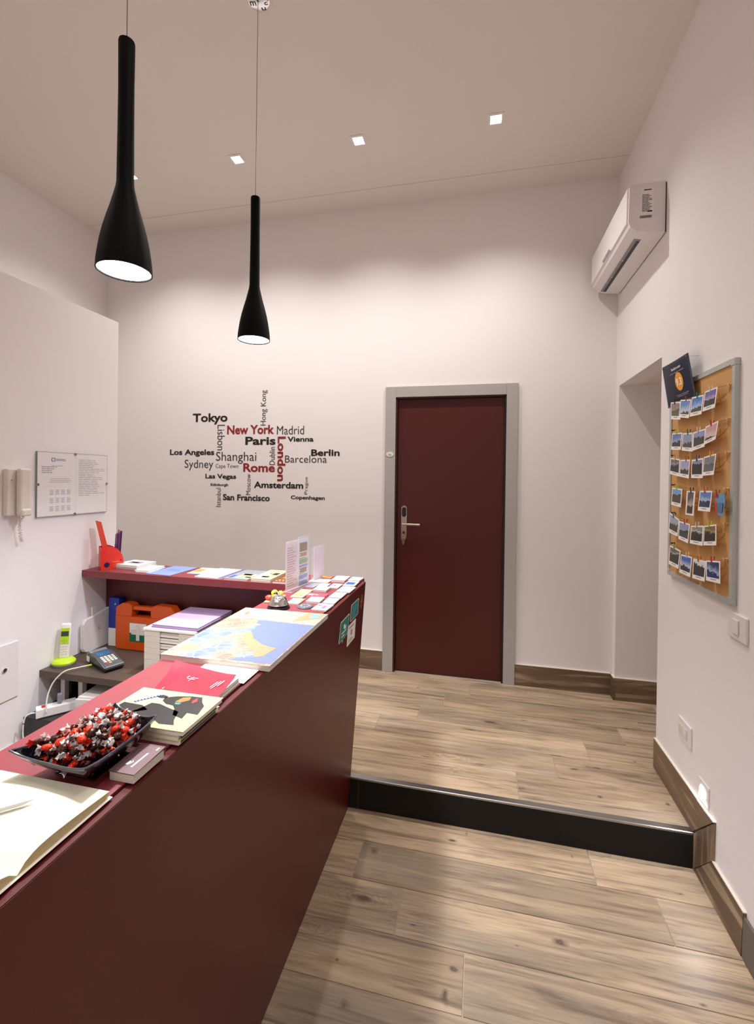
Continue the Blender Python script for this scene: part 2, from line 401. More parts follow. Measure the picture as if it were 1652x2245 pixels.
def fit_text(s, origin, u, v, w, h, bold=0.0, depth=0.0006):
    """text stretched to w x h, lower left corner at origin, reading along u, rising along v"""
    bm = text_bm(s, bold)
    xs = [q.co.x for q in bm.verts]; ys = [q.co.y for q in bm.verts]
    x0, x1, y0, y1 = min(xs), max(xs), min(ys), max(ys)
    o = Vector(origin); u = Vector(u).normalized(); v = Vector(v).normalized(); n = u.cross(v)*depth
    for q in bm.verts:
        q.co = o + u*((q.co.x-x0)/(x1-x0)*w) + v*((q.co.y-y0)/(y1-y0)*h) + n
    return bm

# ================================================================== THE SETTING
D = 3.432; W = 0.91; H = 3.731; S = 2.176; ZU = 0.15; XP = -2.08; XL = -3.28; YB = -2.6
J = 3.364; K = 2.622; HZ = 2.278; YP = 2.268; ZP = 2.525
DX0, DX1, DZ = -0.633, 0.181, 2.25          # door opening

floor = struct('floor', add_box(BM(), XL, 2.6, YB, S-0.012, -0.12, -0.0030), M['grout'])
upper = struct('floor', add_box(BM(), XL, 2.6, S-0.004, D+0.12, 0.0, ZU-0.0030), M['grout'])
def plank(x0, x1, y0, y1, z, parent):
    g = 0.0016
    obj('plank', add_box(BM(), x0+g, x1-g, y0+g, y1-g, z-0.010, z, bevel=0.0009, seg=1), M['plank'], parent)
PL = 1.178; PW = 0.1935
lower_rows = [(0, 0.483), (1, 0.692), (2, -0.277), (3, -0.03), (4, 0.36), (5, -0.42), (6, 0.2), (7, 0.75), (8, -0.15)]
for k, sx in lower_rows:
    y1 = S-0.001 - k*PW; y0 = y1 - PW
    xs = [sx + i*PL for i in range(-4, 4)]
    for a in xs:
        x0, x1 = max(a, -1.3), min(a+PL, W)
        if x1 - x0 > 0.02: plank(x0, x1, y0, y1, 0.0, floor)
bm = add_box(BM(), -1.3, W, YB, S-0.001-9*PW, -0.010, 0)
obj('plank_field', bm, M['plank'], floor)
bm = add_box(BM(), XP, -1.3, YB, S-0.001, -0.010, 0)
obj('plank_field', bm, M['plank'], floor)
upper_rows = [(0, 0.198, 0), (1, 0.40, 0), (2, 0.592, 0), (3, 0.82, 0), (4, 0.962, 0), (5, -0.048, 0), (6, 0.5, 0)]
for k, sx, _ in upper_rows:
    y0 = 2.212 + (k-0)*PW; y1 = y0 + PW
    if k == 0: y0 = S+0.020
    y1 = min(y1, D)
    for a in [sx + i*PL for i in range(-4, 4)]:
        x0, x1 = max(a, -1.9), min(a+PL, 2.6)
        if x1 - x0 <= 0.02: continue
        if y1 > K and y0 < K and x1 > W: x1 = min(x1, W+0.3)
        if y1 <= K: x1 = min(x1, W)
        if x1 - x0 > 0.02: plank(x0, x1, y0, y1, ZU, upper)
obj('plank_field', add_box(BM(), XL, -1.9, S+0.020, D, ZU-0.010, ZU), M['plank'], upper)

# step: metal nosing and black riser tiles
t1 = struct('trim_1', add_poly(BM(), [(XP, S-0.012, ZU-0.008), (XP, S-0.012, ZU), (XP, S-0.009, ZU+0.002), (XP, S+0.020, ZU+0.002), (XP, S+0.020, ZU-0.008)], (W-0.012-XP, 0, 0)), M['alu'])
t2 = struct('trim_2', add_box(BM(), XP, W-0.011, S-0.010, S-0.004, 0.001, ZU-0.008), M['grout'])
xs = [XP, -1.76, -0.564, 0.63, W-0.012]
xs = [XP, -1.76, -0.563, W-0.012]
for a, b in zip(xs, xs[1:]):
    obj('tile', add_box(BM(), a+0.001, b-0.001, S-0.0135, S-0.0095, 0.002, ZU-0.009), M['riser'], t2)

# ceiling and its joint near the far wall
ceil = struct('ceiling', add_box(BM(), XL-0.1, 2.7, YB-0.1, D+0.12, H, H+0.1), M['ceil'])
obj('plaster_joint', add_box(BM(), XL, W, D-0.224, D-0.2215, H-0.0008, H+0.01), M['joint'], ceil)
# far wall with the door opening
bm = BM()
add_box(bm, XL-0.1, DX0, D, D+0.12, 0, H); add_box(bm, DX1, 2.7, D, D+0.12, 0, H); add_box(bm, DX0, DX1, D, D+0.12, DZ, H)
struct('wall_far', bm, M['wall'])
struct('wall_left', add_box(BM(), XL-0.1, XL, YB, D, 0, H), M['wall'])
struct('wall_partition', add_box(BM(), XP-0.12, XP, YB, YP, 0, ZP), M['wall'])
struct('wall_back', add_box(BM(), XL-0.1, 2.7, YB-0.1, YB, 0, H), M['wall'])
bm = BM()
add_box(bm, W, W+0.12, YB, K, -0.05, H); add_box(bm, W, W+0.12, K, J, HZ, H); add_box(bm, W, 2.6, J, D, ZU-0.01, H)
struct('wall_right', bm, M['wall'])
bm = BM()
add_box(bm, W+0.12, 2.6, K-0.1, K, 0, H); add_box(bm, 2.6, 2.7, K-0.1, D, 0, H)
struct('wall_corridor', bm, M['wall'])
struct('ceiling_corridor', add_box(BM(), W+0.12, 2.6, K, J, HZ, HZ+0.1), M['ceil'])
# baseboards: wood-look tiles with a white sealant line on top
def bb(name, tiles, cap):
    r = struct(name, cap, M['cap'])
    for (b, m) in tiles: obj('tile', b, m, r)
    return r
T = 0.012
bb('baseboard_far', [(add_box(BM(), -1.6, DX0-0.082, D-T, D, ZU, ZU+0.148), M['bbwood']),
                     (add_box(BM(), 0.264, W-T, D-T, D, ZU, ZU+0.148), M['bbwood'])],
   add_box(add_box(BM(), -1.6, DX0-0.082, D-T+0.001, D, ZU+0.1485, ZU+0.153), 0.264, W-T, D-T+0.001, D, ZU+0.1485, ZU+0.153))
bb('baseboard_opening', [(add_box(BM(), W-T, W, J-T, D-T-0.001, ZU, ZU+0.148), M['bbwoody']),
                         (add_box(BM(), W+0.001, 2.59, J-T, J, ZU, ZU+0.148), M['bbwood'])],
   add_box(add_box(BM(), W-T, W, J-T, D-T, ZU+0.1485, ZU+0.153), W, 2.59, J-T+0.001, J, ZU+0.1485, ZU+0.153))
X0 = W-T
up_t = add_poly(BM(), [(X0, K-0.002, ZU+0.002), (X0, S-0.003, ZU+0.003), (X0, 2.006, ZU+0.162), (X0, K-0.002, ZU+0.148)], (T, 0, 0))
mid_t = add_poly(BM(), [(X0, S-0.016, ZU+0.002), (X0, S-0.016, 0.004), (X0, 2.009, 0.160), (X0, 2.005, ZU+0.158)], (T, 0, 0))
low_t = add_poly(BM(), [(X0, S-0.018, 0.001), (X0, 1.803, 0.001), (X0, 1.793, 0.157), (X0, 2.009, 0.157)], (T, 0, 0))
gry_t = add_box(BM(), X0+0.002, W, YB, 1.800, 0.0, 0.146)
cap = add_poly(BM(), [(X0+0.001, K-0.002, ZU+0.149), (X0+0.001, 2.004, ZU+0.163), (X0+0.001, 2.004, ZU+0.167), (X0+0.001, K-0.002, ZU+0.154)], (T, 0, 0))
cap = add_box(cap, X0+0.001, W, 1.793, 2.008, 0.158, 0.162)
bb('baseboard_right', [(up_t, M['bbwoody']), (mid_t, M['bbwoodz']), (low_t, M['bbwoody']), (gry_t, M['bbgrey'])], cap)

# ------------------------------------------------------------------ the red door
door = struct('door_1', add_box(add_box(add_box(BM(), DX0, DX0+0.012, D-0.01, D+0.09, ZU, DZ), DX1-0.012, DX1, D-0.01, D+0.09, ZU, DZ), DX0, DX1, D-0.01, D+0.09, DZ-0.012, DZ), M['doorlip'])
leaf = obj('door_leaf', add_box(BM(), DX0+0.014, DX1-0.014, D+0.018, D+0.062, ZU+0.008, DZ-0.014, bevel=0.001, seg=1), M['door'], door)
YF = D-0.02
obj('frame_post', add_box(BM(), -0.714, DX0, YF, D, ZU, 2.331, bevel=0.0015, seg=1), M['frame'], door)
obj('frame_post', add_box(BM(), DX1, 0.262, YF, D, ZU, 2.331, bevel=0.0015, seg=1), M['frame'], door)
obj('frame_head', add_box(BM(), DX0+0.0005, DX1-0.0005, YF, D, DZ, 2.331, bevel=0.0015, seg=1), M['frame'], door)
obj('hinge_strip', add_box(BM(), DX1-0.014, DX1-0.004, D-0.012, D+0.016, ZU+0.01, DZ-0.02), M['black'], door)
# lock plate with reader, lever and cylinder
lx = -0.563; yl = D+0.018
bm = BM(); pts = []
for i in range(13):
    a = PI*i/12; pts.append((lx+0.0215*math.cos(a), yl, 1.402+0.0215*math.sin(a)))
pts += [(lx-0.0215, yl, 1.172), (lx+0.0215, yl, 1.172)]
plate = obj('lock_plate', add_poly(bm, pts, (0, -0.010, 0)), M['steel'], door)
bm = BM(); pts = []
for i in range(24):
    a = 2*PI*i/24; pts.append((lx+0.0165*math.cos(a), yl-0.0101, 1.375+(0.021 if math.sin(a) > 0 else -0.021)+0.0165*math.sin(a)))
obj('card_reader', add_poly(bm, pts, (0, -0.003, 0)), M['black'], plate)
bm = BM(); add_tube(bm, [(lx, yl-0.010, 1.283), (lx, yl-0.045, 1.283)], 0.010, 12)
add_tube(bm, smooth_path([(lx-0.006, yl-0.046, 1.283), (lx+0.05, yl-0.047, 1.284), (lx+0.128, yl-0.046, 1.283)], 4), 0.0088, 12)
obj('lever_handle', bm, M['steel'], plate, smooth=True)
bm = BM(); add_tube(bm, [(lx, yl-0.010, 1.222), (lx, yl-0.016, 1.222)], 0.010, 12); add_box(bm, lx-0.004, lx+0.004, yl-0.016, yl-0.010, 1.200, 1.222)
obj('lock_cylinder', bm, M['chrome'], plate)
# keys hanging from the lock
t = thing('key_bunch', 'small bunch of keys hanging from the lock of the dark red door', 'keys', (lx, yl-0.03, 1.14))
bm = BM(); ring = [(lx+0.011*math.cos(a), yl-0.026, 1.192+0.011*math.sin(a)) for a in [2*PI*k/16 for k in range(17)]]
add_tube(bm, ring, 0.0012, 6); obj('key_ring', bm, M['chrome'], t, smooth=True)
for dx, dz in ((-0.009, 0), (0.0, -0.006), (0.010, 0.004)):
    bm = BM(); add_lathe(bm, (0, 0, 0), [(0.0095, -0.001), (0.0095, 0.001)], 16, True, True)
    add_box(bm, -0.0035, 0.0035, -0.042, -0.008, -0.0008, 0.0008)
    bmesh.ops.transform(bm, matrix=Matrix.Translation((lx+dx, yl-0.026+dx*0.2, 1.172+dz)) @ Matrix.Rotation(dx*12, 4, 'Y') @ Matrix.Rotation(PI/2, 4, 'X'), verts=bm.verts)
    obj('key', bm, M['steel'], t)
# oval room sign on the left post
t = thing('room_sign', 'white oval room number sign on the left post of the door frame', 'sign', (-0.674, YF, 1.815))
bm = BM(); pts = [(-0.674+0.029*math.cos(a), YF-0.0005, 1.815+0.019*math.sin(a)) for a in [2*PI*i/28 for i in range(28)]]
obj('sign_plate', add_poly(bm, pts, (0, -0.003, 0)), M['white'], t)
obj('lettering', fit_text('2A', (-0.686, YF-0.0036, 1.808), (1, 0, -0.25), (0.2, 0, 1), 0.025, 0.014), M['ink'], t)

# ------------------------------------------------------------------ recessed ceiling lights
names4 = ['mostly hidden behind the nearer black pendant', 'between the two black pendants', 'in the middle of the ceiling, above the door', 'nearest the right wall']
for x, nm in zip(SPOT_X, names4):
    t = thing('ceiling_spotlight', 'square recessed ceiling spotlight, ' + nm, 'ceiling light', (x, 2.735, H), 'recessed spotlights in the ceiling')
    a, b = 0.047, 0.031
    bm = BM(); z = H
    for (x0, x1, y0, y1) in ((-a, a, -a, -b), (-a, a, b, a), (-a, -b, -b, b), (b, a, -b, b)):
        add_box(bm, x+x0, x+x1, 2.735+y0, 2.735+y1, z-0.004, z+0.001)
    obj('frame', bm, M['white'], t)
    obj('lens', add_box(BM(), x-b, x+b, 2.735-b, 2.735+b, z-0.0018, z+0.001), M['glow2'], t)

# ------------------------------------------------------------------ pendants
def pendant(x, y, zb, lab, canopy_text):
    t = thing('pendant_lamp', lab, 'lamp', (x, y, zb), 'black pendant lamps over the counter')
    prof = [(0.0195, 0.622), (0.0205, 0.617), (0.0195, 0.50), (0.0202, 0.38), (0.0215, 0.24), (0.0235, 0.225), (0.0295, 0.20), (0.037, 0.17), (0.0455, 0.14), (0.054, 0.107), (0.0605, 0.075), (0.065, 0.045), (0.068, 0.02), (0.069, 0.0)]
    k = 1.0
    prof = [(r, z) for r, z in prof]
    inner = [(r-0.003, z) for r, z in prof[::-1] if z < 0.2]
    bm = BM(); add_lathe(bm, (x, y, zb), prof + inner, 48)
    add_lathe(bm, (x, y, zb), [(0.003, 0.6225), (0.0195, 0.622)], 48)
    obj('shade', bm, M['lampblk'], t, smooth=True)
    bm = BM(); add_lathe(bm, (x, y, zb), [(0.0655, 0.004), (0.05, 0.0045), (0.0, 0.005)], 40); obj('glowing_diffuser', bm, M['glow'], t)
    bm = BM(); add_tube(bm, [(x, y, zb+0.60), (x, y, 3.705)], 0.0014, 6); obj('cable', bm, M['mgrey'], t)
    bm = BM(); add_lathe(bm, (x, y, 3.705), [(0.0, 0.0), (0.044, 0.0), (0.05, 0.004), (0.05, 0.026)], 40, cap1=True)
    can = obj('canopy', bm, M['chrome'], t, smooth=True)
    if canopy_text:
        for s, dx, dy, w, h, rot, c in canopy_text:
            u = Vector((math.cos(rot), math.sin(rot), 0)); v = Vector((math.sin(rot), -math.cos(rot), 0))
            obj('lettering', fit_text(s, (x+dx, y+dy, 3.7046), u, v, w, h, 0.01, depth=0.0003), M['ink'] if c == 'k' else M['inkr'], can)
    return t
pendant(-0.948, 1.052, 2.182, 'larger-looking black pendant lamp at left, hanging closest to the camera', None)
pendant(-0.973, 1.822, 2.228, 'smaller-looking black pendant lamp in front of the far wall, right of the other', [('m', -0.040, 0.010, 0.026, 0.018, 0.2, 'k'), ('i', -0.004, 0.002, 0.008, 0.028, 0, 'k'), ('a', 0.010, -0.005, 0.024, 0.018, -0.2, 'r'), ('c', 0.022, 0.022, 0.016, 0.012, 0, 'k'), ('u', 0.000, 0.040, 0.020, 0.012, 0.1, 'k'), ('A', -0.020, -0.030, 0.024, 0.018, 0, 'k')])
for (x, y, z) in ((-0.948, 1.052, 2.184), (-0.973, 1.822, 2.230)):
    lamp('pendant_light', 'AREA', (x, y, z), 11, COOL, shape='DISK', size=0.12, spread=math.radians(118))

# ------------------------------------------------------------------ wall unit, lettering, wall fittings
t = thing('air_conditioner', 'white wall-mounted air conditioner high on the right wall', 'air conditioner', (W, 3.0, 2.91))
prof = [(W-0.006, 3.172), (0.748, 3.168), (0.736, 3.16), (0.733, 2.975), (0.742, 2.952), (0.775, 2.926), (0.82, 2.916), (W-0.006, 2.906)]
obj('body', add_poly(BM(), [(x, 2.59, z) for x, z in prof], (0, 0.79, 0)), M['white'], t)
obj('back_plate', add_box(BM(), W-0.006, W, 2.594, 3.376, 2.912, 3.166), M['black'], t)
obj('front_panel', add_poly(BM(), [(0.7335, 2.603, 2.972), (0.7265, 2.603, 2.978), (0.729, 2.603, 3.158), (0.738, 2.603, 3.163)], (0, 0.765, 0)), M['white'], t)
# louvre slot on the sloping underside
u0 = Vector((0.775, 0, 2.926)); u1 = Vector((0.82, 0, 2.916)); dn = Vector((-0.3, 0, -1)).normalized()*0.0015
bm = BM(); add_poly(bm, [Vector((0.783, 2.665, 2.9235))+dn, Vector((0.816, 2.665, 2.9165))+dn, Vector((0.816, 3.355, 2.9165))+dn, Vector((0.783, 3.355, 2.9235))+dn], (0, 0, 0.002))
lv = obj('louvre_slot', bm, M['mgrey'], t)
bm = BM(); add_poly(bm, [Vector((0.798, 2.68, 2.9180)), Vector((0.813, 2.68, 2.9148)), Vector((0.813, 3.345, 2.9148)), Vector((0.798, 3.345, 2.9180))], (0, 0, 0.002)); obj('dark_gap', bm, M['black'], lv)
for y in (2.9, 3.12):
    obj('louvre_bridge', add_box(BM(), 0.790, 0.797, y, y+0.006, 2.9165, 2.921), M['white'], lv)
obj('display_window', add_poly(BM(), [(0.7268, 2.93, 3.005), (0.7268, 2.895, 2.979), (0.7268, 3.05, 2.979), (0.7268, 3.08, 3.003)], (-0.0015, 0, 0)), M['mgrey'], t)
lab = obj('rating_label', add_box(BM(), 0.793, 0.848, 2.5895, 2.5900, 3.013, 3.144), M['paper'], t)
rr = random.Random(3)
obj('printing', quads((0.793, 2.5893, 3.013), (1, 0, 0), (0, 0, 1), [(0.010, 0.118, 0.046, 0.124)] + [(a, b, c, d) for a, b, c, d in text_rects(0.055, 0.108, 13, rr, .05, .95, .5, 3)] + [(0.028, 0.006, 0.05, 0.014)]), M['ink'], lab)
obj('barcode', quads((0.786, 2.5893, 2.990), (1, 0, 0), (0, 0, 1), [(i*0.0035, 0, i*0.0035+0.0022, 0.013) for i in range(16)]), M['ink'], t)
obj('service_cap', add_box(BM(), 0.856, 0.893, 2.588, 2.5905, 2.922, 2.965, bevel=0.004), M['white'], t)

WORDS = [('Tokyo', 'h', 'bk', -2.391, 2.066, -2.064, 2.16), ('Hong Kong', 'l', 'g', -1.763, 2.052, -1.702, 2.34), ('New York', 'h', 'br', -2.066, 1.981, -1.642, 2.056), ('Madrid', 'h', 'g', -1.617, 1.976, -1.382, 2.045), ('Lisbon', 'r', 'g', -2.156, 1.849, -2.088, 2.062), ('Paris', 'h', 'bk', -1.898, 1.892, -1.628, 1.96), ('Vienna', 'h', 'bk', -1.524, 1.917, -1.3, 1.958), ('London', 'r', 'br', -1.61, 1.596, -1.539, 1.959), ('Los Angeles', 'h', 'bk', -2.61, 1.794, -2.184, 1.856), ('Shanghai', 'h', 'g', -2.167, 1.737, -1.797, 1.835), ('Dublin', 'l', 'g', -1.68, 1.729, -1.632, 1.875), ('Berlin', 'h', 'bk', -1.319, 1.802, -1.081, 1.855), ('Barcelona', 'h', 'g', -1.543, 1.748, -1.187, 1.806), ('Sydney', 'h', 'g', -2.465, 1.676, -2.192, 1.768), ('Cape Town', 'h', 'g', -2.169, 1.69, -1.96, 1.734), ('Rome', 'h', 'br', -1.914, 1.669, -1.631, 1.741), ('Las Vegas', 'h', 'bk', -2.265, 1.599, -1.978, 1.649), ('Edinburgh', 'h', 'bk', -2.214, 1.542, -2.051, 1.57), ('Moscow', 'l', 'g', -1.886, 1.479, -1.846, 1.652), ('Amsterdam', 'h', 'bk', -1.816, 1.538, -1.383, 1.591), ('Prague', 'l', 'g', -1.373, 1.494, -1.338, 1.634), ('Istanbul', 'l', 'g', -2.161, 1.373, -2.118, 1.531), ('San Francisco', 'h', 'bk', -2.098, 1.43, -1.673, 1.482), ('Copenhagen', 'h', 'bk', -1.489, 1.444, -1.2, 1.483)]
t = thing('wall_lettering', 'vinyl world map of city names in black, grey and red on the far wall', 'wall decal', (-1.84, D, 1.85))
for s, o, c, x0, z0, x1, z1 in WORDS:
    m = {'bk': M['decalk'], 'br': M['decalr'], 'g': M['decalg']}[c]; y = D-0.0012
    bold = 0.028 if c[0] == 'b' else -0.004
    if o == 'h': b = fit_text(s, (x0, y, z0), (1, 0, 0), (0, 0, 1), x1-x0, z1-z0, bold)
    elif o == 'l': b = fit_text(s, (x1, y, z0), (0, 0, 1), (-1, 0, 0), z1-z0, x1-x0, bold)
    else: b = fit_text(s, (x0, y, z1), (0, 0, -1), (1, 0, 0), z1-z0, x1-x0, bold)
    obj('city_name', b, m, t)

# light switch, lower socket and step light on the right wall
t = thing('light_switch', 'white light switch plate below the cork board on the right wall', 'switch', (W, 1.868, 1.115))
obj('switch_plate', add_box(BM(), W-0.009, W, 1.808, 1.930, 1.070, 1.163, bevel=0.003), M['white'], t)
obj('rocker', add_box(BM(), W-0.014, W-0.0092, 1.851, 1.890, 1.090, 1.143, bevel=0.002), M['white'], t)
t = thing('wall_socket', 'small white socket plate above the baseboard by the step', 'socket', (W, 2.275, 0.518))
obj('socket_plate', add_box(BM(), W-0.009, W, 2.214, 2.338, 0.474, 0.566, bevel=0.003), M['white'], t)
sck = obj('blank_insert', add_box(BM(), W-0.012, W-0.0092, 2.243, 2.325, 0.497, 0.540, bevel=0.001), M['offw'], t)
obj('socket_slot', add_box(BM(), W-0.0135, W-0.0121, 2.250, 2.275, 0.505, 0.530), M['white'], sck)
t = thing('step_light', 'glowing white recessed step light low on the right wall', 'light', (W, 2.10, 0.36))
obj('light_plate', add_box(BM(), W-0.006, W, 2.057, 2.142, 0.324, 0.410, bevel=0.002), M['white'], t)
bm = BM(); pts = [(W-0.0062, 2.103+0.024*math.cos(a), 0.366+0.024*math.sin(a)) for a in [2*PI*i/24 for i in range(24)]]
obj('glowing_lens', add_poly(bm, pts, (-0.002, 0, 0)), M['glow'], t)
lo = lamp('step_lamp', 'AREA', (W-0.012, 2.103, 0.366), 1.2, COOL, shape='DISK', size=0.045); lo.rotation_euler = (0, math.radians(65), 0)

# entry phone, framed notice, electrical flap on the partition
t = thing('intercom_handset', 'white wall intercom handset with a coiled cord, left of the framed notice', 'intercom', (XP, 1.66, 1.54))
obj('cradle', add_box(BM(), XP, XP+0.028, 1.612, 1.700, 1.440, 1.652, bevel=0.005), M['offw'], t)
hs = obj('handset', add_box(BM(), XP+0.029, XP+0.058, 1.646, 1.702, 1.442, 1.655, bevel=0.010, seg=3), M['offw'], t)
obj('mouthpiece', add_box(BM(), XP+0.030, XP+0.066, 1.650, 1.699, 1.436, 1.470, bevel=0.009, seg=3), M['offw'], hs)
obj('speaker_dot', add_lathe(BM(), (XP+0.0285, 1.630, 1.60), [(0.0, 0.003), (0.003, 0.0), (0.0, -0.003)], 10), M['mgrey'], t)
pts = []
path = smooth_path([(XP+0.03, 1.668, 1.440), (XP+0.030, 1.668, 1.405), (XP+0.028, 1.676, 1.35), (XP+0.026, 1.684, 1.318), (XP+0.024, 1.676, 1.335), (XP+0.024, 1.672, 1.40), (XP+0.03, 1.69, 1.438)], 26)
for i, p in enumerate(path):
    a = i*1.25; pts.append((p.x+0.0045*math.cos(a), p.y+0.0045*math.sin(a), p.z))
bm = BM(); add_tube(bm, pts, 0.0016, 6); obj('coiled_cord', bm, M['offw'], t, smooth=True)

t = thing('framed_notice', 'frameless glass clip frame holding two printed notices on the left partition', 'frame', (XP, 1.963, 1.58))
fy0, fy1, fz0, fz1 = 1.766, 2.187, 1.420, 1.740
obj('backing_board', add_box(BM(), XP, XP+0.008, fy0, fy1, fz0, fz1), M['mgrey'], t)
for k, (a, b) in enumerate(((fy0+0.003, 1.981), (1.982, fy1-0.003))):
    p = obj('notice_sheet', add_box(BM(), XP+0.008, XP+0.0088, a, b, fz0+0.003, fz1-0.003), M['lavender'] if 'lavender' in M else M['paper'], t)
    rr = random.Random(20+k)
    w_, h_ = b-a, fz1-fz0-0.006
    if k == 0:
        rects = text_rects(w_*0.5, h_*0.14, 4, rr, .1, .9); rects = [(a_+0.01, b_+h_*0.66, c_+0.01, d_+h_*0.66) for a_, b_, c_, d_ in rects]
        rects += [(w_*.32, h_*.585, w_*.82, h_*.592), (w_*.32, h_*.555, w_*.87, h_*.562), (w_*.28, h_*.53, w_*.85, h_*.537), (w_*.35, h_*.79, w_*.65, h_*.797)]
        for blk in range(3):
            for r_ in range(4):
                for c_ in range(4):
                    rects.append((w_*(.3+.15*c_), h_*(.40-.13*blk-.022*r_), w_*(.40+.15*c_), h_*(.408-.13*blk-.022*r_)))
        obj('printing', quads((XP+0.0089, a, fz0+0.003), (0, 1, 0), (0, 0, 1), rects), M['inkl'], p)
        obj('blue_logo', quads((XP+0.0089, a, fz0+0.003), (0, 1, 0), (0, 0, 1), [(w_*.34, h_*.86, w_*.36, h_*.92), (w_*.42, h_*.86, w_*.44, h_*.92), (w_*.34, h_*.86, w_*.44, h_*.87), (w_*.34, h_*.91, w_*.44, h_*.92), (w_*.46, h_*.895, w_*.70, h_*.905), (w_*.46, h_*.875, w_*.72, h_*.885)]), M['inkb'], p)
    else:
        obj('printing', quads((XP+0.0089, a, fz0+0.003), (0, 1, 0), (0, 0, 1), text_rects(w_, h_, 28, rr, .08, .92, .28, 4)[:74]), M['inkl'], p)
gl = obj('glass_pane', add_box(BM(), XP+0.0095, XP+0.0112, fy0, fy1, fz0, fz1), M['acr'], t)
for y, z in ((1.976, fz1-0.004), (1.976, fz0+0.004), (fy0+0.004, 1.58), (fy1-0.004, 1.58)):
    obj('clip', add_box(BM(), XP+0.004, XP+0.0135, y-0.006, y+0.006, z-0.006, z+0.006, bevel=0.001, seg=1), M['steel'], t)

t = thing('electrical_flap', 'flush white cover panel with a round key lock on the partition', 'wall panel', (XP, 1.55, 0.74))
obj('panel', add_box(BM(), XP, XP+0.006, 1.36, 1.688, 0.602, 0.858, bevel=0.001, seg=1), M['white'], t)
bm = BM(); add_tube(bm, [(XP+0.006, 1.622, 0.746), (XP+0.013, 1.622, 0.746)], 0.009, 16); obj('key_lock', bm, M['chrome'], t)
struct('trim_3', add_box(BM(), XP, XP+0.008, YB, 1.775, 0.375, 0.385), M['white'])

# ================================================================== RECEPTION COUNTER
ZT = 1.116
t = thing('reception_counter', 'L-shaped burgundy reception counter with a leaning front panel', 'counter', (-0.7, 1.2, 0))
counter = t
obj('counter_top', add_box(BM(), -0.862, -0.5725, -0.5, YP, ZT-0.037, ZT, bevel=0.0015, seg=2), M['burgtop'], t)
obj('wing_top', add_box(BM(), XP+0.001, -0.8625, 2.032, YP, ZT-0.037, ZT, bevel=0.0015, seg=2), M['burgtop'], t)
def xf(z): return -0.613 + 0.063*(z/ZT)      # outer face of the leaning front panel
bm = BM()
vs = []
for y0, y1 in ((-0.5, None),):
    z0, z1 = 0.003, ZT-0.003
    pts = {}
    q = []
    for z, ye in ((z0, 2.160), (z1, 2.206)):
        for dx in (0, -0.018):
            for y in (-0.5, ye): q.append(bm.verts.new((xf(z)+dx, y, z)))
    for f in ((0, 1, 3, 2), (4, 6, 7, 5), (0, 4, 5, 1), (2, 3, 7, 6), (0, 2, 6, 4), (1, 5, 7, 3)): bm.faces.new([q[i] for i in f])
es = list(bm.edges); bmesh.ops.bevel(bm, geom=es, offset=0.0012, segments=2, affect='EDGES')
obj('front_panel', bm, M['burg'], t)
obj('shadow_gap', add_box(BM(), -0.5728, -0.567, -0.5, 2.20, ZT-0.03, ZT-0.010), M['burgdark'], t)
obj('inner_panel', add_box(BM(), -0.66, -0.64, -0.5, 2.14, 0.002, ZT-0.038), M['burgdark'], t)
obj('wing_panel', add_box(BM(), XP+0.001, -0.66, 2.198, 2.216, ZU+0.003, ZT-0.0375), M['burgdark'], t)
obj('end_panel', add_poly(BM(), [(-0.84, 2.218, ZU+0.003), (-0.640, 2.218, ZU+0.003), (-0.592, 2.218, ZT-0.04), (-0.84, 2.218, ZT-0.04)], (0, 0.018, 0)), M['burgdark'], t)

# stickers on the counter front
def on_panel(pts, off=0.0006, th=0.0006):
    return [(xf(z)+off, y, z) for y, z in pts]
def rpoly(y0, y1, z0, z1, r=0.008, sk=0.0):
    out = []
    for cy_, cz_, a0 in ((y1-r, z1-r, 0), (y0+r, z1-r, 90), (y0+r, z0+r, 180), (y1-r, z0+r, 270)):
        for i in range(4):
            a = math.radians(a0+i*30); out.append((cy_+r*math.cos(a), cz_+r*math.sin(a)))
    return out
def sticker(lab, outline, m, prints, rim=None):
    ys = [p[0] for p in outline]; zs = [p[1] for p in outline]; yc = sum(ys)/len(ys); zc = sum(zs)/len(zs)
    th = thing('sticker', lab, 'sticker', (xf(zc), yc, zc), 'stickers on the counter front')
    if rim: obj('pale_border', add_poly(BM(), on_panel(outline, 0.0002), (0.0005, 0, 0)), M['paper'], th)
    k = 0.93 if rim else 1.0
    o2 = [(yc+(y-yc)*k, zc+(z-zc)*k) for y, z in outline]
    obj('sticker_face', add_poly(BM(), on_panel(o2, 0.0005), (0.0005, 0, 0)), m, th)
    for nm, rects, mm in prints:
        bm = BM()
        for a, b, c, d in rects: add_face(bm, on_panel([(a, b), (c, b), (c, d), (a, d)], 0.0014))
        obj(nm, bm, mm, th)
    return th
rr = random.Random(5)
def prt(y0, z0, w, h, rows): return [(y0+a, z0+b, y0+c, z0+d) for a, b, c, d in text_rects(w, h, rows, rr, .12, .88, .45, 3)]
sticker('upper teal sticker with rounded corners near the counter end', rpoly(1.955, 2.088, 0.985, 1.062), M['teal'], [('printing', prt(1.96, 0.99, .12, .065, 5), M['cyan'])], True)
pin = [(1.812, 1.030), (1.93, 1.033), (1.935, 1.028), (1.925, 0.955), (1.915, 0.948), (1.865, 0.944), (1.850, 0.928), (1.843, 0.944), (1.798, 0.942), (1.793, 0.950), (1.806, 1.026)]
sticker('lower teal sticker shaped like a speech bubble', pin, M['teal'], [('printing', prt(1.815, 0.95, .10, .035, 2), M['paper']), ('emblem', [(1.85, .99, 1.87, 1.006), (1.862, .983, 1.89, .997)], M['paper'])], True)
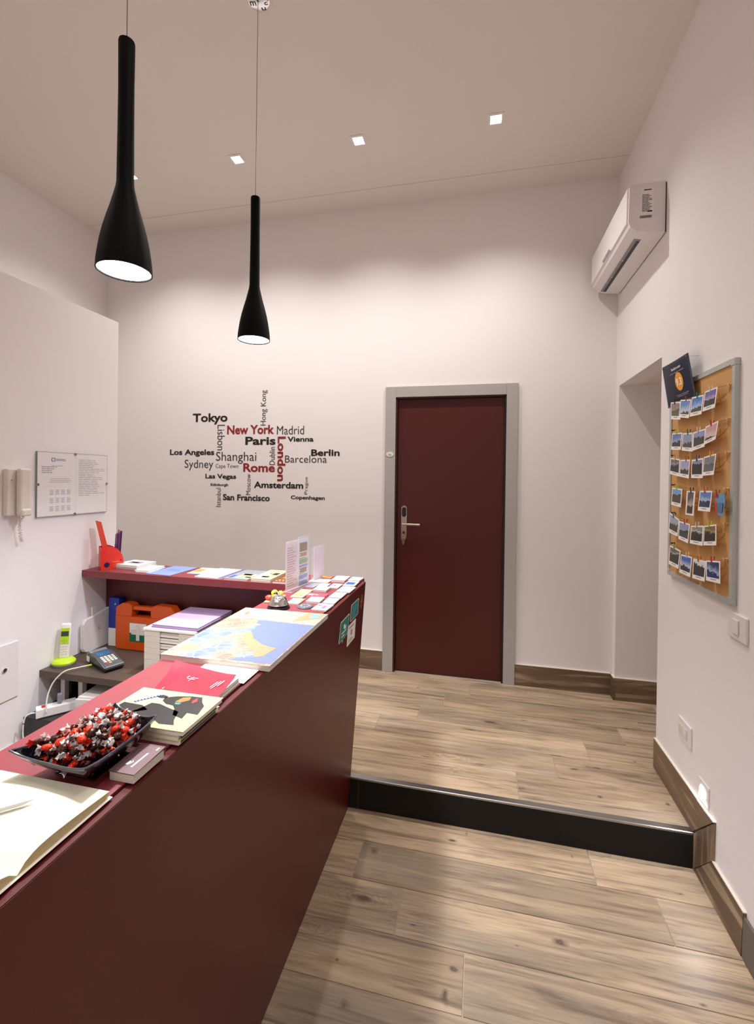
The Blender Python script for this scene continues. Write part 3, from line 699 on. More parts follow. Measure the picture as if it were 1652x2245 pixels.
sticker('white sticker with grey print beside the teal stickers', rpoly(1.922, 2.052, 0.884, 0.975, 0.004), M['paper'], [('printing', prt(1.93, .89, .115, .022, 2) + prt(1.93, .95, .115, .02, 1) + [(1.972, .92, 2.0, .945)], M['inkl'])])
sticker('dark gold round sticker by the far edge of the counter', [(2.141+0.026*math.cos(a), 1.030+0.036*math.sin(a)) for a in [2*PI*i/20 for i in range(20)]], M['gold'], [('printing', [(2.125, 1.03, 2.157, 1.034)], M['inko'])])

# ------------------------------------------------------------------ things on the counter
def slab(name, lab, cat, x0, x1, y0, y1, z0, h, m, edge=None, group=None, rot=0.0, layers=1, prints=(), wob=0.0, child='cover'):
    """flat printed thing: page block with a cover on top and flat print"""
    cx, cy = (x0+x1)/2, (y0+y1)/2
    th = thing(name, lab, cat, (cx, cy, z0), group)
    th.rotation_euler = (0, 0, rot)
    hh = h/layers
    for i in range(layers):
        dx, dy = (rr.uniform(-wob, wob), rr.uniform(-wob, wob)) if i < layers-1 else (0, 0)
        z = z0 + i*hh
        if edge is not None:
            obj('page_block', add_box(BM(), x0+dx+0.001, x1+dx-0.001, y0+dy+0.001, y1+dy-0.001, z+0.0002, z+hh-0.0008), edge, th)
            obj(child, add_box(BM(), x0+dx, x1+dx, y0+dy, y1+dy, z+hh-0.0008, z+hh), m, th)
        else:
            obj(child, add_box(BM(), x0+dx, x1+dx, y0+dy, y1+dy, z+0.0002, z+hh, bevel=min(0.0006, hh*0.3), seg=1), m, th)
    for nm, rects, mm in prints:
        obj(nm, quads((x0, y0, z0+h), (1, 0, 0), (0, 1, 0), rects, 0.0003), mm, th)
    return th
e = 0.0002
# map pad
t = thing('city_map_pad', 'thick tear-off pad of city maps with a large blue sea, on the counter', 'map', (-0.70, 1.345, ZT))
mx0, mx1, my0, my1, mh = -0.866, -0.535, 1.107, 1.583, 0.015
obj('page_block', add_box(BM(), mx0+0.0008, mx1-0.0008, my0+0.0008, my1-0.0008, ZT+e, ZT+mh-0.001), M['paperg'], t)
top = obj('map_sheet', add_box(BM(), mx0, mx1, my0, my1, ZT+mh-0.001, ZT+mh), M['city'], t)
def flat(pts, z, m, nm, par, ox=0, oy=0):
    obj(nm, add_face(BM(), [(ox+x, oy+y, z) for x, y in pts]), m, par, recalc=True)
zt = ZT+mh
W_, H_ = mx1-mx0, my1-my0
def U(a, b): return (mx0+a*W_, my0+b*H_)
flat([U(*p) for p in ((0.012, .74), (.30, .76), (.43, .742), (.99, .72), (.988, .985), (.012, .985))], zt+0.0002, M['mapc'], 'cream_strip', top)
flat([U(*p) for p in ((.37, .728), (.45, .735), (.988, .712), (.988, .03), (.62, .03), (.66, .07), (.80, .09), (.86, .12), (.89, .26), (.74, .29), (.64, .34), (.56, .39), (.50, .46), (.44, .51), (.46, .56), (.42, .60), (.46, .64), (.38, .67))], zt+0.0003, M['sea'], 'sea_area', top)
flat([U(*p) for p in ((.50, .455), (.56, .385), (.64, .335), (.74, .285), (.885, .255), (.86, .125), (.80, .095), (.74, .16), (.66, .22), (.56, .28), (.48, .37), (.44, .44), (.45, .50))], zt+0.0004, M['sand'], 'sand_area', top)
flat([U(*p) for p in ((.08, .10), (.16, .08), (.22, .12), (.21, .18), (.12, .19), (.07, .15))], zt+0.0004, M['mgreen'], 'park_area', top)
flat([U(*p) for p in ((.24, .15), (.28, .12), (.33, .16), (.30, .22), (.26, .21))], zt+0.0004, M['mgrey'], 'grey_area', top)
flat([U(*p) for p in ((.01, .99), (.17, .99), (.20, .78), (.13, .77), (.02, .88))], zt+0.0005, M['paper'], 'picture_panel', top)
flat([U(*p) for p in ((.07, .97), (.14, .97), (.17, .82), (.10, .80))], zt+0.0007, M['inkl'], 'picture_print', top)
flat([U(*p) for p in ((.11, .90), (.14, .90), (.15, .83), (.11, .83))], zt+0.0009, M['mago'], 'picture_print', top)
flat([U(*p) for p in ((.78, .98), (.97, .98), (.97, .88), (.80, .80), (.72, .76), (.74, .88))], zt+0.0005, M['sand'], 'inset_land', top)
flat([U(*p) for p in ((.84, .975), (.93, .97), (.94, .90), (.88, .87), (.83, .91))], zt+0.0007, M['cyan'], 'inset_lake', top)
obj('printing', quads((mx0+W_*.06, my0+H_*.2, zt), (1, 0, 0), (0, 1, 0), [(rr.uniform(0, .13), yy, rr.uniform(.02, .03)+rr.uniform(0, .13), yy+.0012) for yy in [0.02+0.011*i for i in range(0)]] or [(0.0, 0.0, .02, .0012)]), M['inkl'], top)

# loose white sheet, red-covered booklet on its stack
t = slab('printed_sheet', 'white printed sheets sticking out behind the red booklet', 'paper', -0.722, -0.568, 1.024, 1.104, ZT, 0.004, M['paper'], None, prints=[('printing', [(0.055, .035, .085, .05), (0.05, .022, .09, .026)], M['inkl'])], layers=2, wob=0.003)
t = thing('red_booklet', 'glossy red-covered booklet with a curled corner on the counter', 'booklet', (-0.665, 0.97, ZT))
for i in range(5):
    d_ = rr.uniform(-.004, .006)
    obj('inner_pages', add_box(BM(), -0.715+d_, -0.572+d_*0.6, 0.924, 1.020, ZT+e+i*0.0036, ZT+(i+1)*0.0036-0.0002, bevel=0.0006, seg=1), M['paper'] if i % 2 else M['paperg'], t)
bm = BM(); nx, ny = 16, 12; g = []
A_, B_, C_, D_ = Vector((-0.745, 0.921, 0)), Vector((-0.566, 0.915, 0)), Vector((-0.586, 1.030, 0)), Vector((-0.775, 1.052, 0))
for j in range(ny+1):
    row = []
    for i in range(nx+1):
        u, v = i/nx, j/ny
        p = (A_*(1-u)+B_*u)*(1-v) + (D_*(1-u)+C_*u)*v
        z = ZT+0.0195 + 0.018*max(0, v-0.55)**1.5*max(0, 1-2.2*u)*2.2 + 0.0015*math.sin(9*u+4*v) - 0.0165*max(0, 0.22-u)/0.22*(1-v)*0.9
        row.append(bm.verts.new((p.x, p.y, z)))
    g.append(row)
for j in range(ny):
    for i in range(nx): bm.faces.new((g[j][i], g[j][i+1], g[j+1][i+1], g[j+1][i]))
r_ = bmesh.ops.solidify(bm, geom=bm.faces[:], thickness=0.0006)
obj('red_cover', bm, M['redcover'], t, smooth=True)
obj('pale_lettering', quads((-0.745, 0.932, ZT+0.0208), (0.92, -0.02, 0), (0.05, 1, 0), [(0.135, 0.02, 0.137, 0.05), (0.141, 0.015, 0.143, 0.055), (0.147, 0.03, 0.149, 0.06), (0.055, 0.045, 0.075, 0.047), (0.06, 0.052, 0.08, 0.0535), (0.065, 0.035, 0.066, 0.058), (0.05, 0.05, 0.053, 0.06)], 0.0012), M['paper'], t)
# magazines
t = thing('magazine_stack', 'stack of magazines, pale yellow cover with black silhouetted figures', 'magazines', (-0.645, 0.825, ZT))
for i in range(3):
    o_ = (0, 0.003, -0.001)[i]; z = ZT+e+i*0.0095
    obj('page_block', add_box(BM(), -0.742+o_, -0.5475-o_*2-0.006+i*0.003, 0.762, 0.896-o_, z, z+0.0085), M['paper'], t)
    cv = obj('cover', add_box(BM(), -0.745+o_, -0.545-o_*2-0.006+i*0.003, 0.760, 0.898-o_, z+0.0085, z+0.0093), M['magy'], t)
z = ZT+e+0.0283; x0, y0 = -0.745, 0.760; ww, hh = 0.197, 0.137
def mg(pts, m, nm, k=0): flat([(x0+a*ww, y0+b*hh) for a, b in pts], z+0.0003+k*0.0003, m, nm, cv)
mg([(.30, .82), (.36, .86), (.42, .84), (.42, .78), (.36, .76), (.31, .78)], M['magd'], 'figure_print')
mg([(.40, .80), (.52, .88), (.66, .93), (.80, .94), (.86, .80), (.93, .70), (.97, .45), (.84, .46), (.86, .30), (.72, .36), (.66, .52), (.60, .60), (.50, .62), (.42, .70)], M['magd'], 'figure_print')
mg([(.34, .60), (.44, .60), (.60, .52), (.74, .46), (.80, .24), (.86, .12), (.70, .10), (.60, .18), (.42, .20), (.30, .14), (.22, .2), (.30, .40)], M['magd'], 'figure_print')
mg([(.04, .52), (.28, .50), (.40, .40), (.30, .30), (.10, .34), (.02, .30)], M['magd'], 'figure_print')
mg([(.60, .86), (.68, .90), (.70, .80), (.63, .70), (.57, .72)], M['mago'], 'orange_print', 1)
mg([(.76, .90), (.80, .80), (.77, .72), (.74, .80)], M['foilr'] if False else M['inkr'], 'red_print', 1)
mg([(.58, .70), (.66, .69), (.65, .64), (.60, .64)], M['teal'], 'teal_print', 1)
bm = BM(); tt = [(.135+.20*k/60+.010*math.cos(k*.95), .555+.30*k/60+.026*math.sin(k*.95)) for k in range(61)]
add_tube(bm, smooth_path([(x0+a*ww, y0+b*hh, z+0.0006) for a, b in tt], 2), 0.0006, 5)
obj('blue_script', bm, M['inkb'], cv)
for i in range(3):
    zz = ZT+e+i*0.0095
    obj('dark_spine_print', add_box(BM(), -0.743, -0.655, 0.7605, 0.7617, zz+0.001, zz+0.008), M['magd'], t)
    obj('dark_edge_print', add_box(BM(), -0.5505+(i-2)*0.002, -0.5490+(i-2)*0.002, 0.768, 0.885, zz+0.001, zz+0.0080), M['magd'], t)

# brown notebook
t = thing('brown_notebook', 'small brown soft-cover notebook with a white emblem by the counter edge', 'notebook', (-0.577, 0.686, ZT))
obj('page_block', add_box(BM(), -0.603, -0.556, 0.649, 0.724, ZT+e, ZT+0.0145), M['paperg'], t)
cv = obj('cover', add_poly(BM(), [(-0.6045, 0.648, ZT+0.0148), (-0.5545, 0.648, ZT+0.0148), (-0.5545, 0.725, ZT+0.0175), (-0.6045, 0.725, ZT+0.0175)], (0, 0, 0.0013)), M['brown'], t)
obj('elastic_band', add_box(BM(), -0.605, -0.554, 0.7235, 0.7262, ZT+0.004, ZT+0.0194, bevel=0.001), M['brown'], t)
def nb(pts): return add_face(BM(), [(x, y, ZT+0.0164+(y-0.648)/0.077*0.0027) for x, y in pts])
obj('white_emblem', nb([(-0.590, 0.668), (-0.584, 0.668), (-0.5795, 0.676), (-0.584, 0.681), (-0.5815, 0.674), (-0.587, 0.678)]), M['paper'], cv)
obj('white_lettering', nb([(-0.5755, 0.664), (-0.572, 0.664), (-0.570, 0.702), (-0.5735, 0.702)]), M['paper'], cv)
obj('white_lettering', nb([(-0.5645, 0.712), (-0.5615, 0.712), (-0.5612, 0.720), (-0.5642, 0.720)]), M['paper'], cv)

# open guest book with a pen
t = thing('guest_book', 'open guest book with thick blank cream pages at the near end', 'book', (-0.67, 0.46, ZT))
sp = 0.462
def arch(y0, y1, n=14):
    out = []
    for i in range(n+1):
        u = i/n; y = sp + (y1-sp)*u
        z = 0.0035 + 0.0185*(1-math.exp(-u*9)) * (1-0.55*u**1.2)
        out.append((y, ZT+z))
    return out
XB0, XB1 = -0.86, -0.568
for nm, y1 in (('far_pages', 0.610), ('near_pages', 0.326)):
    a = arch(sp, y1)
    pts = a + [(y1, ZT+0.004), (sp, ZT+0.002)]
    bm = add_poly(BM(), [(XB0, y, z) for y, z in pts], (XB1-XB0, 0, 0))
    blk = obj(nm, bm, M['creamedge'], t)
    bm = BM(); rows = [[bm.verts.new((x, y, z+0.0007)) for x in (XB0-0.001, XB1+0.0012)] for y, z in a]
    for p, q in zip(rows, rows[1:]): bm.faces.new((p[0], p[1], q[1], q[0]))
    bmesh.ops.solidify(bm, geom=bm.faces[:], thickness=0.0006)
    obj('top_leaf', bm, M['cream'], blk, smooth=True)
obj('cover', add_box(BM(), XB0-0.003, XB1+0.004, 0.322, 0.614, ZT+e, ZT+0.0022, bevel=0.0008, seg=1), M['cream'], t)
t = thing('ballpoint_pen', 'white pen with a pink grip lying across the open guest book', 'pen', (-0.70, 0.50, ZT+0.02))
pz = ZT+0.0255
bm = BM(); add_tube(bm, [(-0.652, 0.556, pz-0.003), (-0.660, 0.545, pz-0.002), (-0.70, 0.50, pz+0.001)], [0.0008, 0.0034, 0.0042], 12); obj('pen_tip', bm, M['white'], t, smooth=True)
bm = BM(); add_tube(bm, [(-0.70, 0.50, pz+0.001), (-0.725, 0.472, pz+0.003)], 0.0045, 12); obj('pen_grip', bm, M['pink'], t, smooth=True)
bm = BM(); add_tube(bm, [(-0.725, 0.472, pz+0.003), (-0.765, 0.427, pz+0.005)], 0.0042, 12); obj('pen_barrel', bm, M['white'], t, smooth=True)

# ------------------------------------------------------------------ bowl of wrapped chocolates
BC = [Vector((-0.757, 0.602)), Vector((-0.597, 0.592)), Vector((-0.598, 0.757)), Vector((-0.711, 0.778))]   # near-left, near-right, far-right, far-left rims
def bowl_pt(s, t_):
    a, b = (s+1)/2, (t_+1)/2
    p = (BC[0]*(1-a)+BC[1]*a)*(1-b) + (BC[3]*(1-a)+BC[2]*a)*b
    c = (BC[0]+BC[1]+BC[2]+BC[3])/4
    m = max(abs(s), abs(t_))
    bow = 1 - 0.04*(1-min(abs(s), abs(t_))**2)*m**4
    p = c + (p-c)*bow
    h = 0.0035 + 0.042*m**2.4 + 0.009*(s*s*t_*t_)**1.5
    return Vector((p.x, p.y, ZT+h))
t = thing('candy_bowl', 'glossy black square bowl with raised corners, full of wrapped chocolates', 'bowl', (-0.665, 0.683, ZT))
bm = BM(); n = 26; tp = []; bt = []
for j in range(n+1):
    ra, rb = [], []
    for i in range(n+1):
        s, v = -1+2*i/n, -1+2*j/n
        p = bowl_pt(s, v); ra.append(bm.verts.new(p)); rb.append(bm.verts.new((p.x, p.y, p.z-0.0032)))
    tp.append(ra); bt.append(rb)
for j in range(n):
    for i in range(n):
        bm.faces.new((tp[j][i], tp[j][i+1], tp[j+1][i+1], tp[j+1][i])); bm.faces.new((bt[j][i], bt[j+1][i], bt[j+1][i+1], bt[j][i+1]))
for k in range(n):
    bm.faces.new((tp[0][k], bt[0][k], bt[0][k+1], tp[0][k+1])); bm.faces.new((tp[n][k], tp[n][k+1], bt[n][k+1], bt[n][k]))
    bm.faces.new((tp[k][0], tp[k+1][0], bt[k+1][0], bt[k][0])); bm.faces.new((tp[k][n], bt[k][n], bt[k+1][n], tp[k+1][n]))
obj('dish', bm, M['bowl'], t, smooth=True)
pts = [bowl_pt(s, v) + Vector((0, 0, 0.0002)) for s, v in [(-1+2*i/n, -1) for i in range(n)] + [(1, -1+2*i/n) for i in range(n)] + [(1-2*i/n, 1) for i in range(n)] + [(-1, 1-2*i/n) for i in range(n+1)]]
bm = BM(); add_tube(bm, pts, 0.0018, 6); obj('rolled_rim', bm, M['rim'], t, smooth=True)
bm = BM(); add_box(bm, -0.705, -0.625, 0.64, 0.72, ZT+0.0001, ZT+0.003); obj('foot', bm, M['bowl'], t)

def candy_proto(kind, body_m, end_m):
    r = thing('wrapped_chocolate', kind, 'candy', (0, 0, 0), 'wrapped chocolates in the bowl')
    bm = BM(); bmesh.ops.create_icosphere(bm, subdivisions=2, radius=1.0)
    rg = random.Random(len(kind))
    for v in bm.verts: v.co *= rg.uniform(.78, 1.12); v.co = Vector((v.co.x*0.0098, v.co.y*0.0076, v.co.z*0.0070))
    obj('filling', bm, body_m, r, smooth='all')
    for s in (-1, 1):
        bm = BM(); k = 9
        a = [bm.verts.new((s*0.0085, 0.0016*math.cos(2*PI*i/k), 0.0016*math.sin(2*PI*i/k))) for i in range(k)]
        b = [bm.verts.new((s*(0.0148+0.002*(i % 2)), (0.0068 if i % 2 else 0.0045)*math.cos(2*PI*i/k), (0.0062 if i % 2 else 0.004)*math.sin(2*PI*i/k))) for i in range(k)]
        for i in range(k): bm.faces.new((a[i], a[(i+1) % k], b[(i+1) % k], b[i]))
        obj('wrapper_end', bm, end_m, r)
    return r
KR = 'small chocolate in red foil with clear twisted ends, in the black bowl'
KB = 'small chocolate in dark brown foil with silvery twisted ends, in the black bowl'
KS = 'small chocolate in silvery foil with red twisted ends, in the black bowl'
protos = [(candy_proto(KR, M['foilr'], M['foils'])), candy_proto(KB, M['foilk'], M['foils']), candy_proto(KB, M['foilk'], M['foilr']), candy_proto(KS, M['foils'], M['foilr'])]
for pr_ in protos: pr_['label'] = {0: KR, 1: KB, 2: 'small chocolate in dark brown foil with red twisted ends, in the black bowl', 3: KS}[protos.index(pr_)]
rg = random.Random(11); placed = []; used = set()
rad = 0.0082
for att in range(4000):
    if len(placed) >= 185: break
    s, v = rg.uniform(-.78, .74), rg.uniform(-.74, .76)
    if s-v > 1.0 or s+v > 1.15 or (s > 0 and abs(s)+abs(v) > 1.3): continue
    b = bowl_pt(s, v); z = b.z + 0.0115
    ok = True
    for q in placed:
        d2 = (q.x-b.x)**2 + (q.y-b.y)**2
        if d2 < (1.75*rad)**2: z = max(z, q.z + math.sqrt(max(0, (1.75*rad)**2-d2)))
    lim = ZT + 0.047 + 0.022*(1-max(abs(s), abs(v))**2)
    if z > lim: continue
    placed.append(Vector((b.x, b.y, z)))
for i, p in enumerate(placed):
    k = rg.choice([0, 0, 1, 1, 2, 3]); pr_ = protos[k]
    if k not in used: r = pr_; used.add(k)
    else:
        r = pr_.copy(); COL.objects.link(r)
        for ch in pr_.children:
            c = ch.copy(); COL.objects.link(c); c.parent = r
    r.location = p; r.rotation_euler = (rg.uniform(-.6, .6), rg.uniform(-.7, .7), rg.uniform(0, 6.28)); r.scale = (rg.uniform(.88, 1.08),)*3

# ------------------------------------------------------------------ bell, disc, toy, cards
t = thing('reception_bell', 'chrome call bell with a black base behind the map pad', 'bell', (-0.762, 1.655, ZT))
bx, by = -0.764, 1.655
bm = BM(); add_lathe(bm, (bx, by, ZT), [(0.0, 0.0002), (0.043, 0.0002), (0.044, 0.004), (0.041, 0.010), (0.030, 0.014), (0.0, 0.014)], 36); obj('bell_base', bm, M['black'], t, smooth=True)
bm = BM(); add_lathe(bm, (bx, by, ZT), [(0.0385, 0.0145), (0.0398, 0.017), (0.037, 0.021), (0.0345, 0.030), (0.028, 0.041), (0.018, 0.048), (0.006, 0.0512), (0.0, 0.0514)], 40); obj('bell_dome', bm, M['chrome'], t, smooth=True)
bm = BM(); add_lathe(bm, (bx, by, ZT), [(0.0035, 0.0505), (0.0035, 0.056), (0.0055, 0.058), (0.0055, 0.062), (0.0, 0.0635)], 16); obj('bell_button', bm, M['chrome'], t, smooth=True)

t = thing('souvenir_disc', 'round dark grey souvenir magnet with a pale pattern beside the bell', 'magnet', (-0.669, 1.696, ZT))
bm = BM(); add_lathe(bm, (-0.669, 1.696, ZT), [(0.0, 0.0002), (0.031, 0.0002), (0.032, 0.003), (0.029, 0.006), (0.0, 0.006)], 32); obj('disc', bm, M['dgrey'], t, smooth=True)
bm = BM()
for k in range(9):
    a = k*2*PI/9; add_lathe(bm, (-0.669+0.017*math.cos(a), 1.696+0.017*math.sin(a), ZT+0.006), [(0.0, 0.0002), (0.0045, 0.0002), (0.003, 0.0015), (0.0, 0.0018)], 8)
obj('pale_relief', bm, M['mgrey'], t)
t = thing('toy_figurine', 'yellow, red and black painted figurine lying on a tan base', 'figurine', (-0.835, 1.765, ZT))
fx, fy = -0.831, 1.765
bm = add_box(BM(), -0.030, 0.030, -0.055, 0.060, 0.0002, 0.006, bevel=0.002); bmesh.ops.transform(bm, matrix=Matrix.Translation((fx, fy, ZT)) @ Matrix.Rotation(0.15, 4, 'Z'), verts=bm.verts); obj('base_board', bm, M['tan'], t)
for (dx, dy, dz, a, b, c, m, nm) in ((-.012, -.030, .016, .018, .014, .011, 'toyr', 'body'), (.010, -.022, .017, .013, .014, .012, 'toyy', 'torso'), (-.010, .016, .024, .014, .017, .014, 'toyy', 'head'), (.014, .022, .022, .013, .015, .012, 'toyy', 'sleeve'), (.002, .002, .024, .009, .010, .009, 'toyk', 'belt'), (.006, -.040, .012, .010, .008, .006, 'toyk', 'boot'), (.022, .003, .013, .009, .012, .007, 'tan', 'hand')):
    bm = BM(); bmesh.ops.create_icosphere(bm, subdivisions=2, radius=1.0)
    bmesh.ops.transform(bm, matrix=Matrix.Translation((fx+dx, fy+dy, ZT+dz)) @ Matrix.Diagonal((a, b, c, 1)), verts=bm.verts); obj(nm, bm, M[m], t, smooth='all')

CARDS = [  # x0,x1,y0,y1,height, cover, prints, label
 (-.833, -.728, 2.188, 2.238, .006, 'toyr', [('printing', 'inko', [(.05, .006, .10, .04)])], 'coral and orange card pile at the far edge of the counter'),
 (-.712, -.642, 2.140, 2.240, .010, 'paper', [('printing', 'inkr', [(.002, .002, .068, .008)])], 'pile of blank white cards at the far edge, second from the counter corner'),
 (-.632, -.574, 2.172, 2.248, .007, 'cream', [], 'cream card pile at the far outer corner of the counter'),
 (-.627, -.570, 2.062, 2.160, .006, 'paper', [('blue_print', 'inkb', [(.004, .025, .046, .075)]), ('printing', 'cyan', [(.004, .006, .05, .018)])], 'card pile with a blue picture near the outer edge'),
 (-.812, -.712, 2.094, 2.160, .006, 'paper', [('printing', 'inkl', [(.02, .03, .07, .034)])], 'long white card pile behind the clear sign holder'),
 (-.728, -.664, 1.934, 2.000, .010, 'paper', [('printing', 'inkl', [(.012, .03, .04, .033)])], 'pile of white cards in the middle of the counter, in front of another white pile'),
 (-.738, -.692, 2.006, 2.078, .006, 'paper', [('printing', 'inkl', [(.012, .03, .034, .033)])], 'white cards behind the middle white pile'),
 (-.684, -.634, 2.006, 2.088, .006, 'paper', [('printing', 'ink', [(.018, .035, .028, .05)]), ('red_edge', 'inkr', [(.0, .0, .004, .08)])], 'white card pile with a small dark emblem and red edge'),
 (-.622, -.558, 1.946, 2.046, .006, 'paper', [('printing', 'inkl', [(.01, .03, .045, .033), (.01, .05, .04, .053)])], 'white cards near the outer edge, in front of the blue picture pile'),
 (-.624, -.568, 1.846, 1.936, .005, 'paper', [('printing', 'teal', [(.012, .04, .03, .044), (.012, .052, .04, .055)]), ('blue_edge', 'leafb', [(0, 0, .055, .006)])], 'white cards with a thin teal print near the outer edge'),
 (-.621, -.569, 1.754, 1.836, .005, 'paper', [('printing', 'cyan', [(.010, .03, .042, .034)]), ('blue_edge', 'leafb', [(0, 0, .052, .005)])], 'white cards with a pale blue print, third pile from the map pad'),
 (-.628, -.566, 1.656, 1.742, .006, 'leafw', [('printing', 'lilacd', [(.006, .05, .02, .07), (.03, .02, .045, .06)]), ('dark_print', 'mgrey', [(.002, .004, .03, .018), (.048, .03, .058, .05)])], 'patterned card pile beside the map pad at the outer edge'),
 (-.690, -.632, 1.750, 1.826, .008, 'paper', [('printing', 'inkl', [(.015, .03, .04, .032)]), ('red_edge', 'inkr', [(0, 0, .055, .003)])], 'plain white card pile behind the round magnet'),
 (-.728, -.640, 1.846, 1.900, .005, 'redcover', [('printing', 'paper', [(.006, .012, .030, .03), (.036, .02, .05, .026)])], 'bright red card pile with white print in the middle'),
 (-.784, -.728, 1.806, 1.945, .006, 'tan', [('printing', 'inko', [(.01, .02, .04, .06), (.012, .07, .045, .075)]), ('green_print', 'mgreen', [(.03, .09, .05, .11)])], 'long tan and orange leaflet pile beside the clear sign holder'),
 (-.757, -.706, 1.714, 1.790, .006, 'paper', [('printing', 'cyan', [(.008, .02, .026, .05)]), ('orange_edge', 'inko', [(.042, .0, .05, .075)])], 'white card pile with an orange edge just behind the bell'),
 (-.790, -.742, 1.992, 2.080, .005, 'mgrey', [('printing', 'lilacd', [(.008, .02, .03, .03)])], 'grey card pile directly behind the clear sign holder'),
]
for (x0, x1, y0, y1, h, m, prs, lab) in CARDS:
    slab('card_pile', lab, 'cards', x0, x1, y0, y1, ZT, h, M[m], M['paperg'], 'piles of cards on the counter', rot=rr.uniform(-.05, .05), prints=[(n_, [(min(a, c), b, c, d) for a, b, c, d in rc], M[mm]) for n_, mm, rc in prs], child='top_card')

# clear sign holders
def holder(lab, p0, p1, z1, sheets, ztop2=None):
    p0, p1 = Vector(p0), Vector(p1); u = (p1-p0); L_ = u.length; u.normalize(); nrm = Vector((u.y, -u.x, 0))
    c = (p0+p1)/2
    th = thing('sign_holder', lab, 'sign holder', (c.x, c.y, ZT), 'clear sign holders on the counter')
    def pl(nm, a, b, z0, z2, off, thk, m, par):
        q0 = p0+u*a+nrm*off; q1 = p0+u*b+nrm*off
        return obj(nm, add_poly(BM(), [(q0.x, q0.y, z0), (q1.x, q1.y, z0), (q1.x, q1.y, z2), (q0.x, q0.y, z2)], nrm*thk), m, par)
    for a, b, za, zb, m, off, prs in sheets:
        sh = pl('sheet', a, b, za, zb, off, 0.0008, m, th)
        q = p0+u*a+nrm*(off+0.0009)
        for nm, rows_, mm, seed in prs:
            rg_ = random.Random(seed)
            w_, h_ = b-a, zb-za
            if isinstance(rows_, int): rc = text_rects(w_, h_, rows_, rg_, .12, .88, .35, 3)
            else: rc = [(w_*i, h_*j, w_*k_, h_*l_) for i, j, k_, l_ in rows_]
            bm = BM()
            for i, j, k_, l_ in rc: add_face(bm, [q+u*i+Vector((0, 0, j)), q+u*k_+Vector((0, 0, j)), q+u*k_+Vector((0, 0, l_)), q+u*i+Vector((0, 0, l_))])
            obj(nm, bm, mm, sh, recalc=False)
    pl('clear_front', 0, L_, ZT+0.004, z1, 0.004, 0.0012, M['acr'], th)
    q0 = p0-nrm*0.012; q1 = p1-nrm*0.012
    obj('clear_foot', add_poly(BM(), [(q0.x, q0.y, ZT+0.0003), (q1.x, q1.y, ZT+0.0003), ((p1+nrm*0.03).x, (p1+nrm*0.03).y, ZT+0.0003), ((p0+nrm*0.03).x, (p0+nrm*0.03).y, ZT+0.0003)], (0, 0, 0.002)), M['acr'], th)
    return th
LV = mat('pale_lilac_sheet', 'e6dcea', 0.6); M['lv'] = LV
holder('tall clear sign holder with a lilac printed page and a multicoloured page, beside the bell', (-0.840, 1.886, ZT), (-0.806, 2.082, ZT), 1.343,
       [(0.002, 0.098, ZT+0.008, 1.340, M['lv'], 0.0, [('printing', 17, M['inkl'], 4)]),
        (0.102, 0.196, ZT+0.006, 1.350, M['leafw'], 0.0, [('orange_print', [(.15, .72, .85, .90), (.2, .28, .8, .38)], M['sand'], 0), ('red_print', [(.25, .62, .8, .69)], M['inko'], 0), ('green_print', [(.1, .48, .9, .56)], M['mgreen'], 0), ('blue_print', [(.1, .16, .9, .24), (.1, .02, .9, .1), (.1, .40, .9, .44)], M['leafb'], 0), ('printing', 16, M['inkl'], 9)])])
holder('shorter clear sign holder standing behind the tall one', (-0.800, 2.085, ZT), (-0.772, 2.20, ZT), 1.292, [(0.03, 0.112, ZT+0.006, 1.288, M['lv'], 0.0, [])])

# ------------------------------------------------------------------ on the wing
t = thing('leaflet_dispenser', 'red cardboard leaflet dispenser with rounded sides and a tall back card', 'leaflet holder', (-1.98, 2.13, ZT))
P0 = Vector((-2.030, 2.110, ZT)); P1 = Vector((-1.975, 2.052, ZT)); uu = Vector((0.42, 0.90, 0)).normalized(); vv = Vector((-0.80, 0.60, 0)).normalized()
LB = 0.115
def side(o_, nm):
    pts = [o_, o_+uu*LB]
    for i in range(11):
        a = PI/2*i/10
        pts.append(o_+uu*(LB*0.26+LB*0.74*math.cos(a)) + Vector((0, 0, 0.028+0.098*math.sin(a))))
    pts.append(o_+Vector((0, 0, 0.122)))
    return obj(nm, add_poly(BM(), [p+Vector((0, 0, 0.0005)) for p in pts], vv*0.002), M['redcard'], t)
b1 = P1+Vector((0, 0, 0))
s1 = side(b1, 'front_side'); side(b1+vv*0.070, 'rear_side')
fr = b1
obj('end_panel', add_poly(BM(), [b1+vv*0.002+Vector((0, 0, .0005)), b1+vv*0.069+Vector((0, 0, .0005)), b1+vv*0.060+Vector((0, 0, .105)), b1+vv*0.035+Vector((0, 0, .128)), b1+vv*0.012+Vector((0, 0, .105))], uu*0.002), M['redcard'], t)
obj('floor_panel', add_poly(BM(), [b1+vv*0.003+uu*.003, b1+vv*0.068+uu*.003, b1+vv*0.068+uu*(LB-.002), b1+vv*0.003+uu*(LB-.002)], (0, 0, 0.003)), M['redcard'], t)
bk = b1+uu*0.030
wv = (vv*0.55 + uu*0.84).normalized()
obj('back_card', add_poly(BM(), [bk+vv*.006+Vector((0, 0, .02)), bk+vv*.006+wv*.038+Vector((0, 0, .02)), bk+vv*.050-uu*0.050+wv*.040+Vector((0, 0, .254)), bk+vv*.050-uu*0.050+Vector((0, 0, .266)), ], (vv*.84-uu*.55)*0.0035), M['redcardd'], t)
q = b1-vv*0.0004
pts = [q+uu*(0.028+0.014*math.cos(a))+Vector((0, 0, 0.026+0.014*math.sin(a))) for a in [2*PI*i/20 for i in range(20)]]
obj('blue_logo', add_poly(BM(), pts, -vv*0.0008), M['navy'], s1)
